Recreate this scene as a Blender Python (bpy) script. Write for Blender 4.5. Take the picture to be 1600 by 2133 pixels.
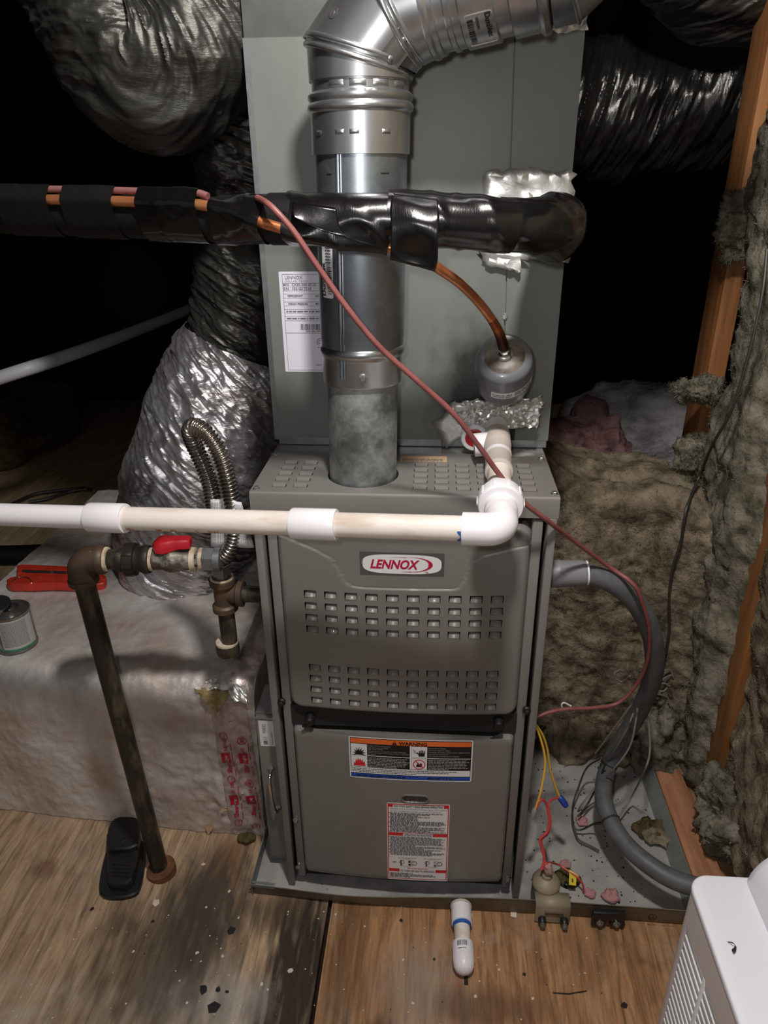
import bpy, bmesh, math, random
import numpy as np
from mathutils import Vector, Matrix

random.seed(7)
for _o in list(bpy.data.objects):
    bpy.data.objects.remove(_o)
scene = bpy.context.scene
COL = scene.collection
PI = math.pi

# ------------------------------------------------------------------ camera, world, lamps, exposure
CAM = np.array([0.0478, -0.9462, 1.2506])
FPX, PITCH, YAW, ROLL = 1484.2, 0.4395, -0.0796, -0.0128
_cy, _sy, _cp, _sp = math.cos(YAW), math.sin(YAW), math.cos(PITCH), math.sin(PITCH)
FWD = np.array([_sy * _cp, _cy * _cp, -_sp])
_r0 = np.array([_cy, -_sy, 0.0])
_u0 = np.cross(_r0, FWD)
RGT = math.cos(ROLL) * _r0 + math.sin(ROLL) * _u0
UPV = -math.sin(ROLL) * _r0 + math.cos(ROLL) * _u0
cam_data = bpy.data.cameras.new('camera')
cam_data.sensor_fit = 'VERTICAL'
cam_data.sensor_height = 24.0
cam_data.lens = FPX / 2133.0 * 24.0
cam_data.clip_start = 0.02
cam = bpy.data.objects.new('camera', cam_data)
COL.objects.link(cam)
cam.matrix_world = Matrix(((RGT[0], UPV[0], -FWD[0], CAM[0]), (RGT[1], UPV[1], -FWD[1], CAM[1]),
                           (RGT[2], UPV[2], -FWD[2], CAM[2]), (0, 0, 0, 1)))
scene.camera = cam

world = bpy.data.worlds.new('attic_ambient')
scene.world = world
world.use_nodes = True
world.node_tree.nodes['Background'].inputs[0].default_value = (0.95, 0.98, 1.0, 1)
world.node_tree.nodes['Background'].inputs[1].default_value = 0.12

def lamp(name, loc, power, radius, colour):
    d = bpy.data.lights.new(name, 'POINT')
    d.energy = power
    d.shadow_soft_size = radius
    d.color = colour
    o = bpy.data.objects.new(name, d)
    o.location = loc
    COL.objects.link(o)
lamp('attic_bulb', (0.10, -0.55, 1.93), 60.0, 0.05, (1.0, 0.955, 0.90))
lamp('phone_torch', (0.00, -0.95, 1.30), 9.0, 0.02, (1.0, 0.97, 0.94))

scene.view_settings.view_transform = 'Standard'
scene.view_settings.look = 'None'
scene.view_settings.gamma = 1.0
scene.view_settings.use_curve_mapping = False
scene.view_settings.exposure = 0.0

# ------------------------------------------------------------------ survey: sight a photo pixel onto a real plane
def at(px, py, x=None, y=None, z=None):
    d = FWD + (px - 800) / FPX * RGT - (py - 1066.5) / FPX * UPV
    if y is not None: k = (y - CAM[1]) / d[1]
    elif x is not None: k = (x - CAM[0]) / d[0]
    else: k = (z - CAM[2]) / d[2]
    return CAM + d * k

# ------------------------------------------------------------------ noise
def _hash(i, j, k, s):
    h = (i * 374761393 + j * 668265263 + k * 2147483647 + s * 974711) & 0xFFFFFFFF
    h = ((h ^ (h >> 13)) * 1274126177) & 0xFFFFFFFF
    return ((h ^ (h >> 16)) & 0xFFFF) / 65535.0 * 2 - 1

def vnoise(P, seed=0):
    P = np.asarray(P, float)
    I = np.floor(P).astype(np.int64)
    F = P - I
    F = F * F * F * (F * (F * 6 - 15) + 10)
    r = 0
    for a in (0, 1):
        for b in (0, 1):
            for c in (0, 1):
                w = (F[..., 0] if a else 1 - F[..., 0]) * (F[..., 1] if b else 1 - F[..., 1]) * (F[..., 2] if c else 1 - F[..., 2])
                r = r + w * _hash(I[..., 0] + a, I[..., 1] + b, I[..., 2] + c, seed)
    return r

def fbm(P, octv=4, seed=0, gain=.5):
    P = np.asarray(P, float)
    r, a = 0, 1.0
    for o in range(octv):
        r = r + a * vnoise(P * 2 ** o + o * 17.3, seed + o)
        a *= gain
    return r

def ridge(P, octv=3, seed=0, gain=.5):
    P = np.asarray(P, float)
    r, a = 0, 1.0
    for o in range(octv):
        r = r + a * (1 - 2 * np.abs(vnoise(P * 2 ** o + o * 11.1, seed + o)))
        a *= gain
    return r

# ------------------------------------------------------------------ materials
def srgb(r, g, b):
    f = lambda c: (c / 255 / 12.92) if c / 255 <= .04045 else ((c / 255 + .055) / 1.055) ** 2.4
    return (f(r), f(g), f(b), 1)

def mat(name, col, rough=.5, metal=0.0, col2=None, vscale=8, vstretch=(1, 1, 1), vlo=.4, vhi=.65, detail=6, distort=0.0,
        bump=0.0, bscale=60, bstretch=(1, 1, 1), bdist=.002, coat=0.0, r2=None, voronoi=0.0, spots=None, spot_scale=150, spot_lo=.72, spec=.5):
    m = bpy.data.materials.new(name)
    m.use_nodes = True
    nt = m.node_tree
    N, L = nt.nodes, nt.links
    b = N['Principled BSDF']
    b.inputs['Base Color'].default_value = col
    b.inputs['Roughness'].default_value = rough
    b.inputs['Metallic'].default_value = metal
    b.inputs['Coat Weight'].default_value = coat
    b.inputs['Specular IOR Level'].default_value = spec
    tc = N.new('ShaderNodeTexCoord')
    def noise(scale, stretch, det, dist=0.0):
        mp = N.new('ShaderNodeMapping')
        mp.inputs['Scale'].default_value = stretch
        L.new(tc.outputs['Object'], mp.inputs['Vector'])
        n = N.new('ShaderNodeTexNoise')
        n.inputs['Scale'].default_value = scale
        n.inputs['Detail'].default_value = det
        n.inputs['Roughness'].default_value = .6
        n.inputs['Distortion'].default_value = dist
        L.new(mp.outputs[0], n.inputs['Vector'])
        return n
    def ramp(src, lo, hi):
        r = N.new('ShaderNodeMapRange')
        r.inputs['From Min'].default_value = lo
        r.inputs['From Max'].default_value = hi
        L.new(src, r.inputs['Value'])
        return r.outputs[0]
    colsock = None
    if col2 is not None:
        f = ramp(noise(vscale, vstretch, detail, distort).outputs['Fac'], vlo, vhi)
        mx = N.new('ShaderNodeMix')
        mx.data_type = 'RGBA'
        mx.inputs[6].default_value = col
        mx.inputs[7].default_value = col2
        L.new(f, mx.inputs[0])
        colsock = mx.outputs[2]
        if r2 is not None:
            rr = N.new('ShaderNodeMapRange')
            rr.inputs['To Min'].default_value = rough
            rr.inputs['To Max'].default_value = r2
            L.new(f, rr.inputs['Value'])
            L.new(rr.outputs[0], b.inputs['Roughness'])
    if spots is not None:
        f = ramp(noise(spot_scale, (1, 1, 1), 3).outputs['Fac'], spot_lo, spot_lo + .04)
        mx = N.new('ShaderNodeMix')
        mx.data_type = 'RGBA'
        if colsock: L.new(colsock, mx.inputs[6])
        else: mx.inputs[6].default_value = col
        mx.inputs[7].default_value = spots
        L.new(f, mx.inputs[0])
        colsock = mx.outputs[2]
    if voronoi:
        v = N.new('ShaderNodeTexVoronoi')
        v.inputs['Scale'].default_value = voronoi
        L.new(tc.outputs['Object'], v.inputs['Vector'])
        sep = N.new('ShaderNodeSeparateColor')
        L.new(v.outputs['Color'], sep.inputs[0])
        hsv = N.new('ShaderNodeHueSaturation')
        vr = N.new('ShaderNodeMapRange')
        vr.inputs['To Min'].default_value = .90
        vr.inputs['To Max'].default_value = 1.09
        L.new(sep.outputs[0], vr.inputs['Value'])
        L.new(vr.outputs[0], hsv.inputs['Value'])
        if colsock: L.new(colsock, hsv.inputs['Color'])
        else: hsv.inputs['Color'].default_value = col
        colsock = hsv.outputs[0]
    if colsock: L.new(colsock, b.inputs['Base Color'])
    if bump:
        n = noise(bscale, bstretch, 8)
        bp = N.new('ShaderNodeBump')
        bp.inputs['Strength'].default_value = bump
        bp.inputs['Distance'].default_value = bdist
        L.new(n.outputs['Fac'], bp.inputs['Height'])
        L.new(bp.outputs[0], b.inputs['Normal'])
    return m

M = {}
M['paint'] = mat('grey_cabinet_paint', srgb(122, 119, 116), .42, 0, srgb(116, 113, 109), 5, bump=.05, bscale=900, bdist=.0004, coat=.15, spots=srgb(150, 145, 138), spot_scale=90, spot_lo=.8)
M['coilpaint'] = mat('grey_coil_cabinet_paint', srgb(118, 121, 118), .42, 0, srgb(102, 106, 102), 6, (1, 1, .35), bump=.05, bscale=900, bdist=.0004, spots=srgb(84, 84, 80), spot_scale=160, spot_lo=.76)
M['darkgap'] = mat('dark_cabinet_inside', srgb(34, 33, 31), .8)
M['galv'] = mat('galvanised_sheet', srgb(172, 176, 178), .36, .82, srgb(140, 145, 148), 9, (1, 1, .5), voronoi=70, bump=.06, bscale=40)
M['spangle'] = mat('spangled_galvanised_sheet', srgb(176, 181, 180), .5, .72, srgb(112, 118, 116), 24, voronoi=210, spots=srgb(215, 220, 215), spot_scale=230, spot_lo=.68, bump=.12, bscale=160, bdist=.001)
M['vent'] = mat('bright_vent_metal', srgb(206, 208, 210), .31, .95, srgb(160, 163, 166), 7, (1, 1, .3), bump=.03, bscale=500, bdist=.0006)
M['ventdull'] = mat('dull_vent_metal', srgb(168, 176, 184), .36, .9, srgb(122, 130, 138), 8, (1, 1, .3), voronoi=60)
M['pan'] = mat('dusty_galvanised_pan', srgb(172, 168, 164), .75, .05, srgb(128, 127, 127), 7, bump=.12, bscale=120, spots=srgb(86, 82, 76), spot_scale=110, spot_lo=.7)
M['panrim'] = mat('dirty_pan_rim', srgb(128, 122, 108), .55, .35, srgb(98, 92, 78), 10, bump=.06, bscale=90)
M['pandark'] = mat('blue_grey_pan_side', srgb(150, 154, 152), .5, .3, srgb(118, 124, 122), 9)
M['plenum_dull'] = mat('dull_grey_duct_metal', srgb(88, 90, 88), .5, .3, srgb(70, 72, 70), 8)
M['foil'] = mat('crinkled_foil', srgb(228, 228, 226), .36, .72, srgb(214, 212, 206), 12, bump=.25, bscale=55, bdist=.003)
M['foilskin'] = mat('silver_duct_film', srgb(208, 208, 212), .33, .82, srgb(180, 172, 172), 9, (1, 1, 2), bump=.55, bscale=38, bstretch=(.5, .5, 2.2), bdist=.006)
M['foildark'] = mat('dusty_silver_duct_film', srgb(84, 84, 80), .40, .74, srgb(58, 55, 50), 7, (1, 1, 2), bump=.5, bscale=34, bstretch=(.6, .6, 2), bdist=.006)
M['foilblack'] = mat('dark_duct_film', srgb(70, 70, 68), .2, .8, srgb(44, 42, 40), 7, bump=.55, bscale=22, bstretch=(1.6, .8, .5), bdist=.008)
M['boxfoil'] = mat('dusty_foil_duct_wrap', srgb(222, 218, 216), .42, .30, srgb(186, 168, 157), 4.5, (1, 1, 1), vlo=.38, vhi=.62, bump=.6, bscale=42, bdist=.005, r2=.6, spots=srgb(226, 224, 222), spot_scale=70, spot_lo=.70)
M['tapefoil'] = mat('pinkish_foil_tape', srgb(206, 190, 188), .34, .6, srgb(176, 158, 154), 12, bump=.5, bscale=45, bdist=.004)
M['tapered'] = mat('red_tape_print', srgb(168, 28, 52), .5, .1)
M['glue'] = mat('yellow_foam_insulation', srgb(170, 150, 104), .9, 0, srgb(126, 104, 66), 40, bump=.5, bscale=90)
M['blacktape'] = mat('black_vinyl_tape', srgb(13, 12, 13), .17, 0, None, bump=.12, bscale=40, bdist=.003, coat=.1, spec=.6)
M['blacktape_ribbed'] = mat('black_duct_tape', srgb(15, 14, 15), .22, 0, None, bump=.22, bscale=260, bstretch=(2.2, 1, .25), bdist=.0010, coat=.1, spec=.7)
M['blackfoam'] = mat('black_foam_tube', srgb(11, 11, 11), .6, bump=.2, bscale=200, spec=.3)
M['copper'] = mat('copper_tube', srgb(226, 150, 104), .3, .72, srgb(196, 116, 74), 22, bump=.04, bscale=60)
M['copper_burnt'] = mat('heat_stained_copper', srgb(168, 98, 62), .36, .85, srgb(84, 50, 36), 30)
M['wirejacket'] = mat('brown_red_cable_jacket', srgb(140, 82, 80), .45, 0, srgb(124, 70, 68), 40)
M['pinkwire'] = mat('pink_brown_cable_jacket', srgb(128, 84, 84), .5)
M['pvc'] = mat('white_pvc', srgb(236, 233, 238), .32, 0, None, coat=.1)
M['pvcold'] = mat('stained_pvc', srgb(230, 221, 214), .38, 0, srgb(196, 178, 160), 26, (.3, 1, 1.6), vlo=.48, vhi=.74, spots=srgb(150, 138, 120), spot_scale=75, spot_lo=.74)
M['pvcgrey'] = mat('grey_tinted_pvc', srgb(196, 186, 178), .4)
M['primer'] = mat('blue_primer', srgb(40, 92, 170), .4)
M['orangeink'] = mat('orange_pipe_print', srgb(190, 116, 48), .5)
M['iron'] = mat('black_iron_pipe', srgb(48, 44, 40), .42, .3, srgb(116, 104, 84), 30, (1, 1, .35), vlo=.5, vhi=.74, bump=.2, bscale=70, bdist=.001)
M['rust'] = mat('rusty_iron_fitting', srgb(80, 66, 57), .5, .3, srgb(104, 80, 62), 24, vlo=.45, vhi=.7, bump=.25, bscale=90, spots=srgb(190, 180, 160), spot_scale=70, spot_lo=.78)
M['rustbrown'] = mat('brown_rust_collar', srgb(122, 78, 48), .75, .05, srgb(86, 58, 40), 40, bump=.3, bscale=140)
M['dope'] = mat('pipe_dope', srgb(206, 192, 170), .8, 0, srgb(168, 146, 116), 60)
M['valvebody'] = mat('dirty_valve_body', srgb(98, 92, 82), .42, .5, srgb(172, 168, 158), 50, vlo=.52, vhi=.66, bump=.3, bscale=80)
M['zinc'] = mat('zinc_fitting', srgb(150, 152, 154), .35, .75, srgb(118, 120, 122), 30)
M['stainless'] = mat('stainless_corrugated_hose', srgb(176, 170, 164), .24, .92, srgb(140, 130, 120), 20)
M['redpaint'] = mat('red_plastic', srgb(178, 30, 42), .38)
M['redtool'] = mat('orange_red_tool_paint', srgb(196, 58, 38), .4, 0, srgb(172, 46, 32), 30)
M['blackplastic'] = mat('black_plastic', srgb(26, 27, 29), .42, bump=.05, bscale=300)
M['can'] = mat('bare_tin', srgb(150, 146, 142), .3, .85)
M['canlabel'] = mat('grey_can_label', srgb(176, 174, 172), .5)
M['canink'] = mat('grey_can_print', srgb(104, 106, 110), .5)
M['cangreen'] = mat('green_can_band', srgb(46, 128, 88), .5)
M['canlid'] = mat('dark_can_lid', srgb(60, 62, 64), .3, .6)
M['white'] = mat('white_label', srgb(226, 226, 228), .45)
M['whitecoil'] = mat('white_lavender_label', srgb(226, 222, 236), .45)
M['black'] = mat('black_ink', srgb(20, 19, 21), .5)
M['grey'] = mat('grey_ink', srgb(92, 92, 98), .5)
M['lightgrey'] = mat('light_grey_ink', srgb(158, 156, 160), .5)
M['orange'] = mat('orange_ink', srgb(226, 108, 48), .5)
M['blue'] = mat('blue_ink', srgb(30, 78, 176), .5)
M['red'] = mat('red_ink', srgb(204, 40, 46), .5)
M['logo_red'] = mat('crimson_logo_ink', srgb(178, 22, 62), .4)
M['logo_dark'] = mat('dark_grey_logo_plate', srgb(88, 88, 87), .35, .2)
M['logo_silver'] = mat('silver_logo_field', srgb(222, 222, 224), .4)
M['drier'] = mat('grey_drier_enamel', srgb(112, 114, 120), .3, .1, None, coat=.2)
M['burnt'] = mat('scorched_enamel', srgb(66, 52, 42), .4, .1, srgb(120, 112, 104), 22, vlo=.42, vhi=.6)
M['solder'] = mat('silver_solder', srgb(196, 196, 192), .35, .8, srgb(60, 58, 56), 90, vlo=.45, vhi=.6)
M['soot'] = mat('soot_stain', srgb(66, 63, 58), .7)
M['grey_conduit'] = mat('grey_liquid_tight_conduit', srgb(98, 100, 102), .5, 0, srgb(84, 86, 86), 30, bump=.1, bscale=90)
M['fitting'] = mat('grey_conduit_fitting', srgb(128, 128, 132), .45)
M['wire_grey'] = mat('grey_wire', srgb(126, 122, 116), .5)
M['wire_dark'] = mat('dark_wire', srgb(52, 50, 46), .5)
M['wire_yellow'] = mat('yellow_wire', srgb(218, 170, 62), .45)
M['wire_red'] = mat('red_wire', srgb(196, 74, 70), .45)
M['nut_blue'] = mat('blue_wire_nut', srgb(38, 62, 150), .45)
M['nut_grey'] = mat('grey_wire_nut', srgb(126, 126, 122), .45)
M['beige'] = mat('beige_plastic', srgb(150, 138, 116), .5, 0, srgb(128, 116, 94), 14)
M['yellow'] = mat('yellow_tag', srgb(222, 196, 40), .5)
M['pinkfluff'] = mat('pink_fibreglass', srgb(182, 130, 130), .95, 0, srgb(164, 134, 132), 40, bump=.5, bscale=200)
M['rock'] = mat('brown_grey_mineral_wool', srgb(148, 135, 116), .98, 0, srgb(84, 75, 60), 22, (1, 1, 1), vlo=.36, vhi=.64, bump=.8, bscale=130, bdist=.006, spec=.05, detail=12, distort=.4)
M['rockgrey'] = mat('grey_green_mineral_wool', srgb(142, 136, 122), .98, 0, srgb(80, 76, 62), 24, (1, 1, 1), vlo=.36, vhi=.64, bump=.8, bscale=130, bdist=.006, spec=.05, detail=12, distort=.4)
M['rockdark'] = mat('dark_mineral_wool_clump', srgb(104, 90, 62), .98, 0, srgb(72, 62, 42), 50, bump=.8, bscale=160, bdist=.006, spec=.1)
M['blown'] = mat('grey_white_blown_insulation', srgb(188, 184, 188), .98, 0, srgb(138, 132, 136), 10, (1, 1, 2.5), bump=.9, bscale=60, bdist=.012, spec=.1)
M['blownpink'] = mat('dim_pink_blown_insulation', srgb(168, 128, 130), .98, 0, srgb(112, 84, 84), 20, bump=.9, bscale=70, bdist=.01, spec=.1)
M['stud'] = mat('orange_pine', srgb(158, 106, 60), .62, 0, srgb(116, 72, 38), 9, (6, 6, .5), vlo=.4, vhi=.7, bump=.1, bscale=60, bstretch=(4, 4, .3))
M['plate'] = mat('reddish_pine_plate', srgb(182, 128, 96), .7, 0, srgb(140, 92, 64), 9, (5, .6, 5), bump=.1, bscale=60, bstretch=(4, .4, 4))
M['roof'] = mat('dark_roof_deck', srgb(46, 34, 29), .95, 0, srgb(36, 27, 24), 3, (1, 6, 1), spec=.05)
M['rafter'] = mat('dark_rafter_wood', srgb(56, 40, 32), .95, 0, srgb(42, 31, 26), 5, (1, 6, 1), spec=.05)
M['acwhite'] = mat('white_appliance_plastic', srgb(214, 213, 220), .3, 0, None, coat=.15)
M['acside'] = mat('grey_white_appliance_side', srgb(216, 208, 206), .35)
M['acdark'] = mat('dark_grille_gap', srgb(58, 50, 54), .6)
M['acslat'] = mat('pale_grille_slat', srgb(222, 222, 224), .3)
M['chrome'] = mat('polished_handle', srgb(206, 202, 200), .14, .95)
M['screw'] = mat('zinc_screw', srgb(180, 180, 178), .3, .9)
M['rubber'] = mat('black_rubber', srgb(22, 21, 20), .5)
M['lens'] = mat('smoked_sight_lens', srgb(46, 40, 38), .12, 0, coat=.5)
M['lensrim'] = mat('grey_lens_rim', srgb(110, 106, 104), .2)
M['chip'] = mat('pale_debris_chip', srgb(206, 194, 180), .9)
M['darkchip'] = mat('dark_debris_chip', srgb(34, 32, 32), .9)
M['tan'] = mat('tan_cardboard', srgb(188, 158, 124), .9)
M['farpvc'] = mat('grey_white_conduit', srgb(196, 198, 204), .45)

def stain(m, c, r, col, strength=1.0, scale=30, stretch=(1, 1, 1), soft=.35):
    # a mark with a shape of its own, at its own place on the thing
    N, L = m.node_tree.nodes, m.node_tree.links
    b = N['Principled BSDF']
    tc = N.new('ShaderNodeTexCoord')
    mp = N.new('ShaderNodeMapping')
    mp.inputs['Location'].default_value = tuple(-c[i] / r[i] for i in range(3))
    mp.inputs['Scale'].default_value = tuple(1 / q for q in r)
    L.new(tc.outputs['Object'], mp.inputs['Vector'])
    ln_ = N.new('ShaderNodeVectorMath'); ln_.operation = 'LENGTH'
    L.new(mp.outputs[0], ln_.inputs[0])
    m2 = N.new('ShaderNodeMapping'); m2.inputs['Scale'].default_value = stretch
    L.new(tc.outputs['Object'], m2.inputs['Vector'])
    nz = N.new('ShaderNodeTexNoise'); nz.inputs['Scale'].default_value = scale; nz.inputs['Detail'].default_value = 6
    L.new(m2.outputs[0], nz.inputs['Vector'])
    ad = N.new('ShaderNodeMath'); ad.operation = 'MULTIPLY_ADD'
    L.new(nz.outputs['Fac'], ad.inputs[0]); ad.inputs[1].default_value = 1.6
    L.new(ln_.outputs['Value'], ad.inputs[2])
    rg = N.new('ShaderNodeMapRange')
    rg.inputs['From Min'].default_value = 1.55 - soft; rg.inputs['From Max'].default_value = 1.55 + soft
    rg.inputs['To Min'].default_value = strength; rg.inputs['To Max'].default_value = 0
    L.new(ad.outputs[0], rg.inputs['Value'])
    mx = N.new('ShaderNodeMix'); mx.data_type = 'RGBA'
    old = b.inputs['Base Color'].links
    if old: L.new(old[0].from_socket, mx.inputs[6])
    else: mx.inputs[6].default_value = b.inputs['Base Color'].default_value
    mx.inputs[7].default_value = col
    L.new(rg.outputs[0], mx.inputs[0])
    L.new(mx.outputs[2], b.inputs['Base Color'])

def plywood(name, a, b, dark, seed, stains=True, pale=None):
    m = bpy.data.materials.new(name)
    m.use_nodes = True
    N, L = m.node_tree.nodes, m.node_tree.links
    p = N['Principled BSDF']
    p.inputs['Roughness'].default_value = .62
    p.inputs['Specular IOR Level'].default_value = .35
    tc = N.new('ShaderNodeTexCoord')
    def nz(scale, st, det, dist=0, off=0):
        mp = N.new('ShaderNodeMapping')
        mp.inputs['Scale'].default_value = st
        mp.inputs['Location'].default_value = (seed + off, seed * .7, 0)
        L.new(tc.outputs['Object'], mp.inputs['Vector'])
        n = N.new('ShaderNodeTexNoise')
        n.inputs['Scale'].default_value = scale
        n.inputs['Detail'].default_value = det
        n.inputs['Roughness'].default_value = .65
        n.inputs['Distortion'].default_value = dist
        L.new(mp.outputs[0], n.inputs['Vector'])
        return n.outputs['Fac']
    def rg(s, lo, hi, t0=0, t1=1):
        r = N.new('ShaderNodeMapRange')
        r.inputs['From Min'].default_value = lo
        r.inputs['From Max'].default_value = hi
        r.inputs['To Min'].default_value = t0
        r.inputs['To Max'].default_value = t1
        L.new(s, r.inputs['Value'])
        return r.outputs[0]
    def mix(f, c1, c2):
        x = N.new('ShaderNodeMix')
        x.data_type = 'RGBA'
        for i, c in ((6, c1), (7, c2)):
            if isinstance(c, tuple): x.inputs[i].default_value = c
            else: L.new(c, x.inputs[i])
        L.new(f, x.inputs[0])
        return x.outputs[2]
    c = mix(rg(nz(14, (3.2, .42, 1), 6, 1.2), .36, .62), a, b)
    wv = N.new('ShaderNodeTexWave')
    wv.wave_type = 'BANDS'; wv.bands_direction = 'X'
    wv.inputs['Scale'].default_value = 12.0
    wv.inputs['Distortion'].default_value = 16.0
    wv.inputs['Detail'].default_value = 3.0
    wv.inputs['Detail Scale'].default_value = .9
    mpw = N.new('ShaderNodeMapping')
    mpw.inputs['Scale'].default_value = (1.0, .13, 1)
    mpw.inputs['Location'].default_value = (seed, seed, 0)
    L.new(tc.outputs['Object'], mpw.inputs['Vector'])
    L.new(mpw.outputs[0], wv.inputs['Vector'])
    c = mix(rg(wv.outputs['Fac'], .10, .0, 0, .28), c, dark)
    c = mix(rg(nz(60, (3, .16, 1), 4, .3, 3), .52, .7, 0, .55), c, dark)
    if pale: c = mix(rg(nz(5, (1, 1, 1), 5, .4, 9), .54, .72, 0, .6), c, pale)
    if stains: c = mix(rg(nz(3.4, (1.5, .9, 1), 6, .8, 21), .56, .74, 0, .8), c, dark)
    L.new(c, p.inputs['Base Color'])
    bp = N.new('ShaderNodeBump')
    bp.inputs['Strength'].default_value = .25
    bp.inputs['Distance'].default_value = .002
    L.new(nz(60, (3, .16, 1), 4, .3, 3), bp.inputs['Height'])
    L.new(bp.outputs[0], p.inputs['Normal'])
    return m
M['ply_left'] = plywood('grey_tan_plywood', srgb(190, 162, 132), srgb(150, 124, 98), srgb(70, 56, 44), 3.1, pale=srgb(178, 168, 158))
M['ply_right'] = plywood('orange_brown_plywood', srgb(184, 140, 100), srgb(146, 104, 70), srgb(68, 49, 35), 8.3, pale=srgb(176, 156, 136))
M['ply_far'] = plywood('far_plywood', srgb(190, 168, 134), srgb(160, 138, 106), srgb(112, 96, 72), 5.7, False)

for _m, _p, _r, _c, _s, _sc, _st in (
        ('ply_left', (612, 2040), (.075, .24, 1), srgb(36, 27, 21), .95, 30, (3, .35, 1)), ('ply_left', (590, 1900), (.10, .05, 1), srgb(56, 44, 34), .7, 24, (3, .4, 1)),
        ('ply_left', (400, 2080), (.13, .08, 1), srgb(168, 162, 158), .6, 16, (1, 1, 1)), ('ply_left', (330, 2000), (.16, .16, 1), srgb(72, 62, 52), .8, 18, (2, .7, 1)),
        ('ply_left', (90, 1810), (.035, .03, 1), srgb(110, 78, 62), .6, 30, (1, 1, 1)), ('ply_left', (470, 1800), (.04, .10, 1), srgb(142, 96, 58), .7, 26, (2.5, .5, 1)),
        ('ply_left', (430, 1880), (.09, .16, 1), srgb(60, 56, 50), .85, 24, (2.5, .6, 1)), ('ply_right', (880, 2060), (.10, .10, 1), srgb(150, 140, 130), .5, 30, (4, .3, 1)),
        ('ply_right', (1010, 2100), (.12, .04, 1), srgb(84, 58, 40), .6, 20, (2, .6, 1)), ('ply_right', (720, 1990), (.04, .2, 1), srgb(84, 60, 42), .6, 26, (4, .3, 1))):
    stain(M[_m], tuple(at(_p[0], _p[1], z=-.006)), _r, _c, _s, _sc, _st)
stain(M['coilpaint'], tuple(at(985, 800, y=.188)), (.075, .10, .10), srgb(30, 28, 25), .92, 24, (1, 1, .6), .42)
stain(M['paint'], tuple(at(1105, 958, z=.838)), (.05, .03, .02), srgb(86, 82, 68), .8, 30)
stain(M['paint'], tuple(at(950, 938, z=.838)), (.045, .010, .02), srgb(178, 182, 178), .7, 30)
stain(M['paint'], tuple(at(1080, 946, z=.838)), (.03, .012, .02), srgb(172, 172, 164), .7, 40)
stain(M['copper_burnt'], tuple(at(1047, 716, y=.062)), (.02, .02, .02), srgb(60, 44, 36), .9, 60)

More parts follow.
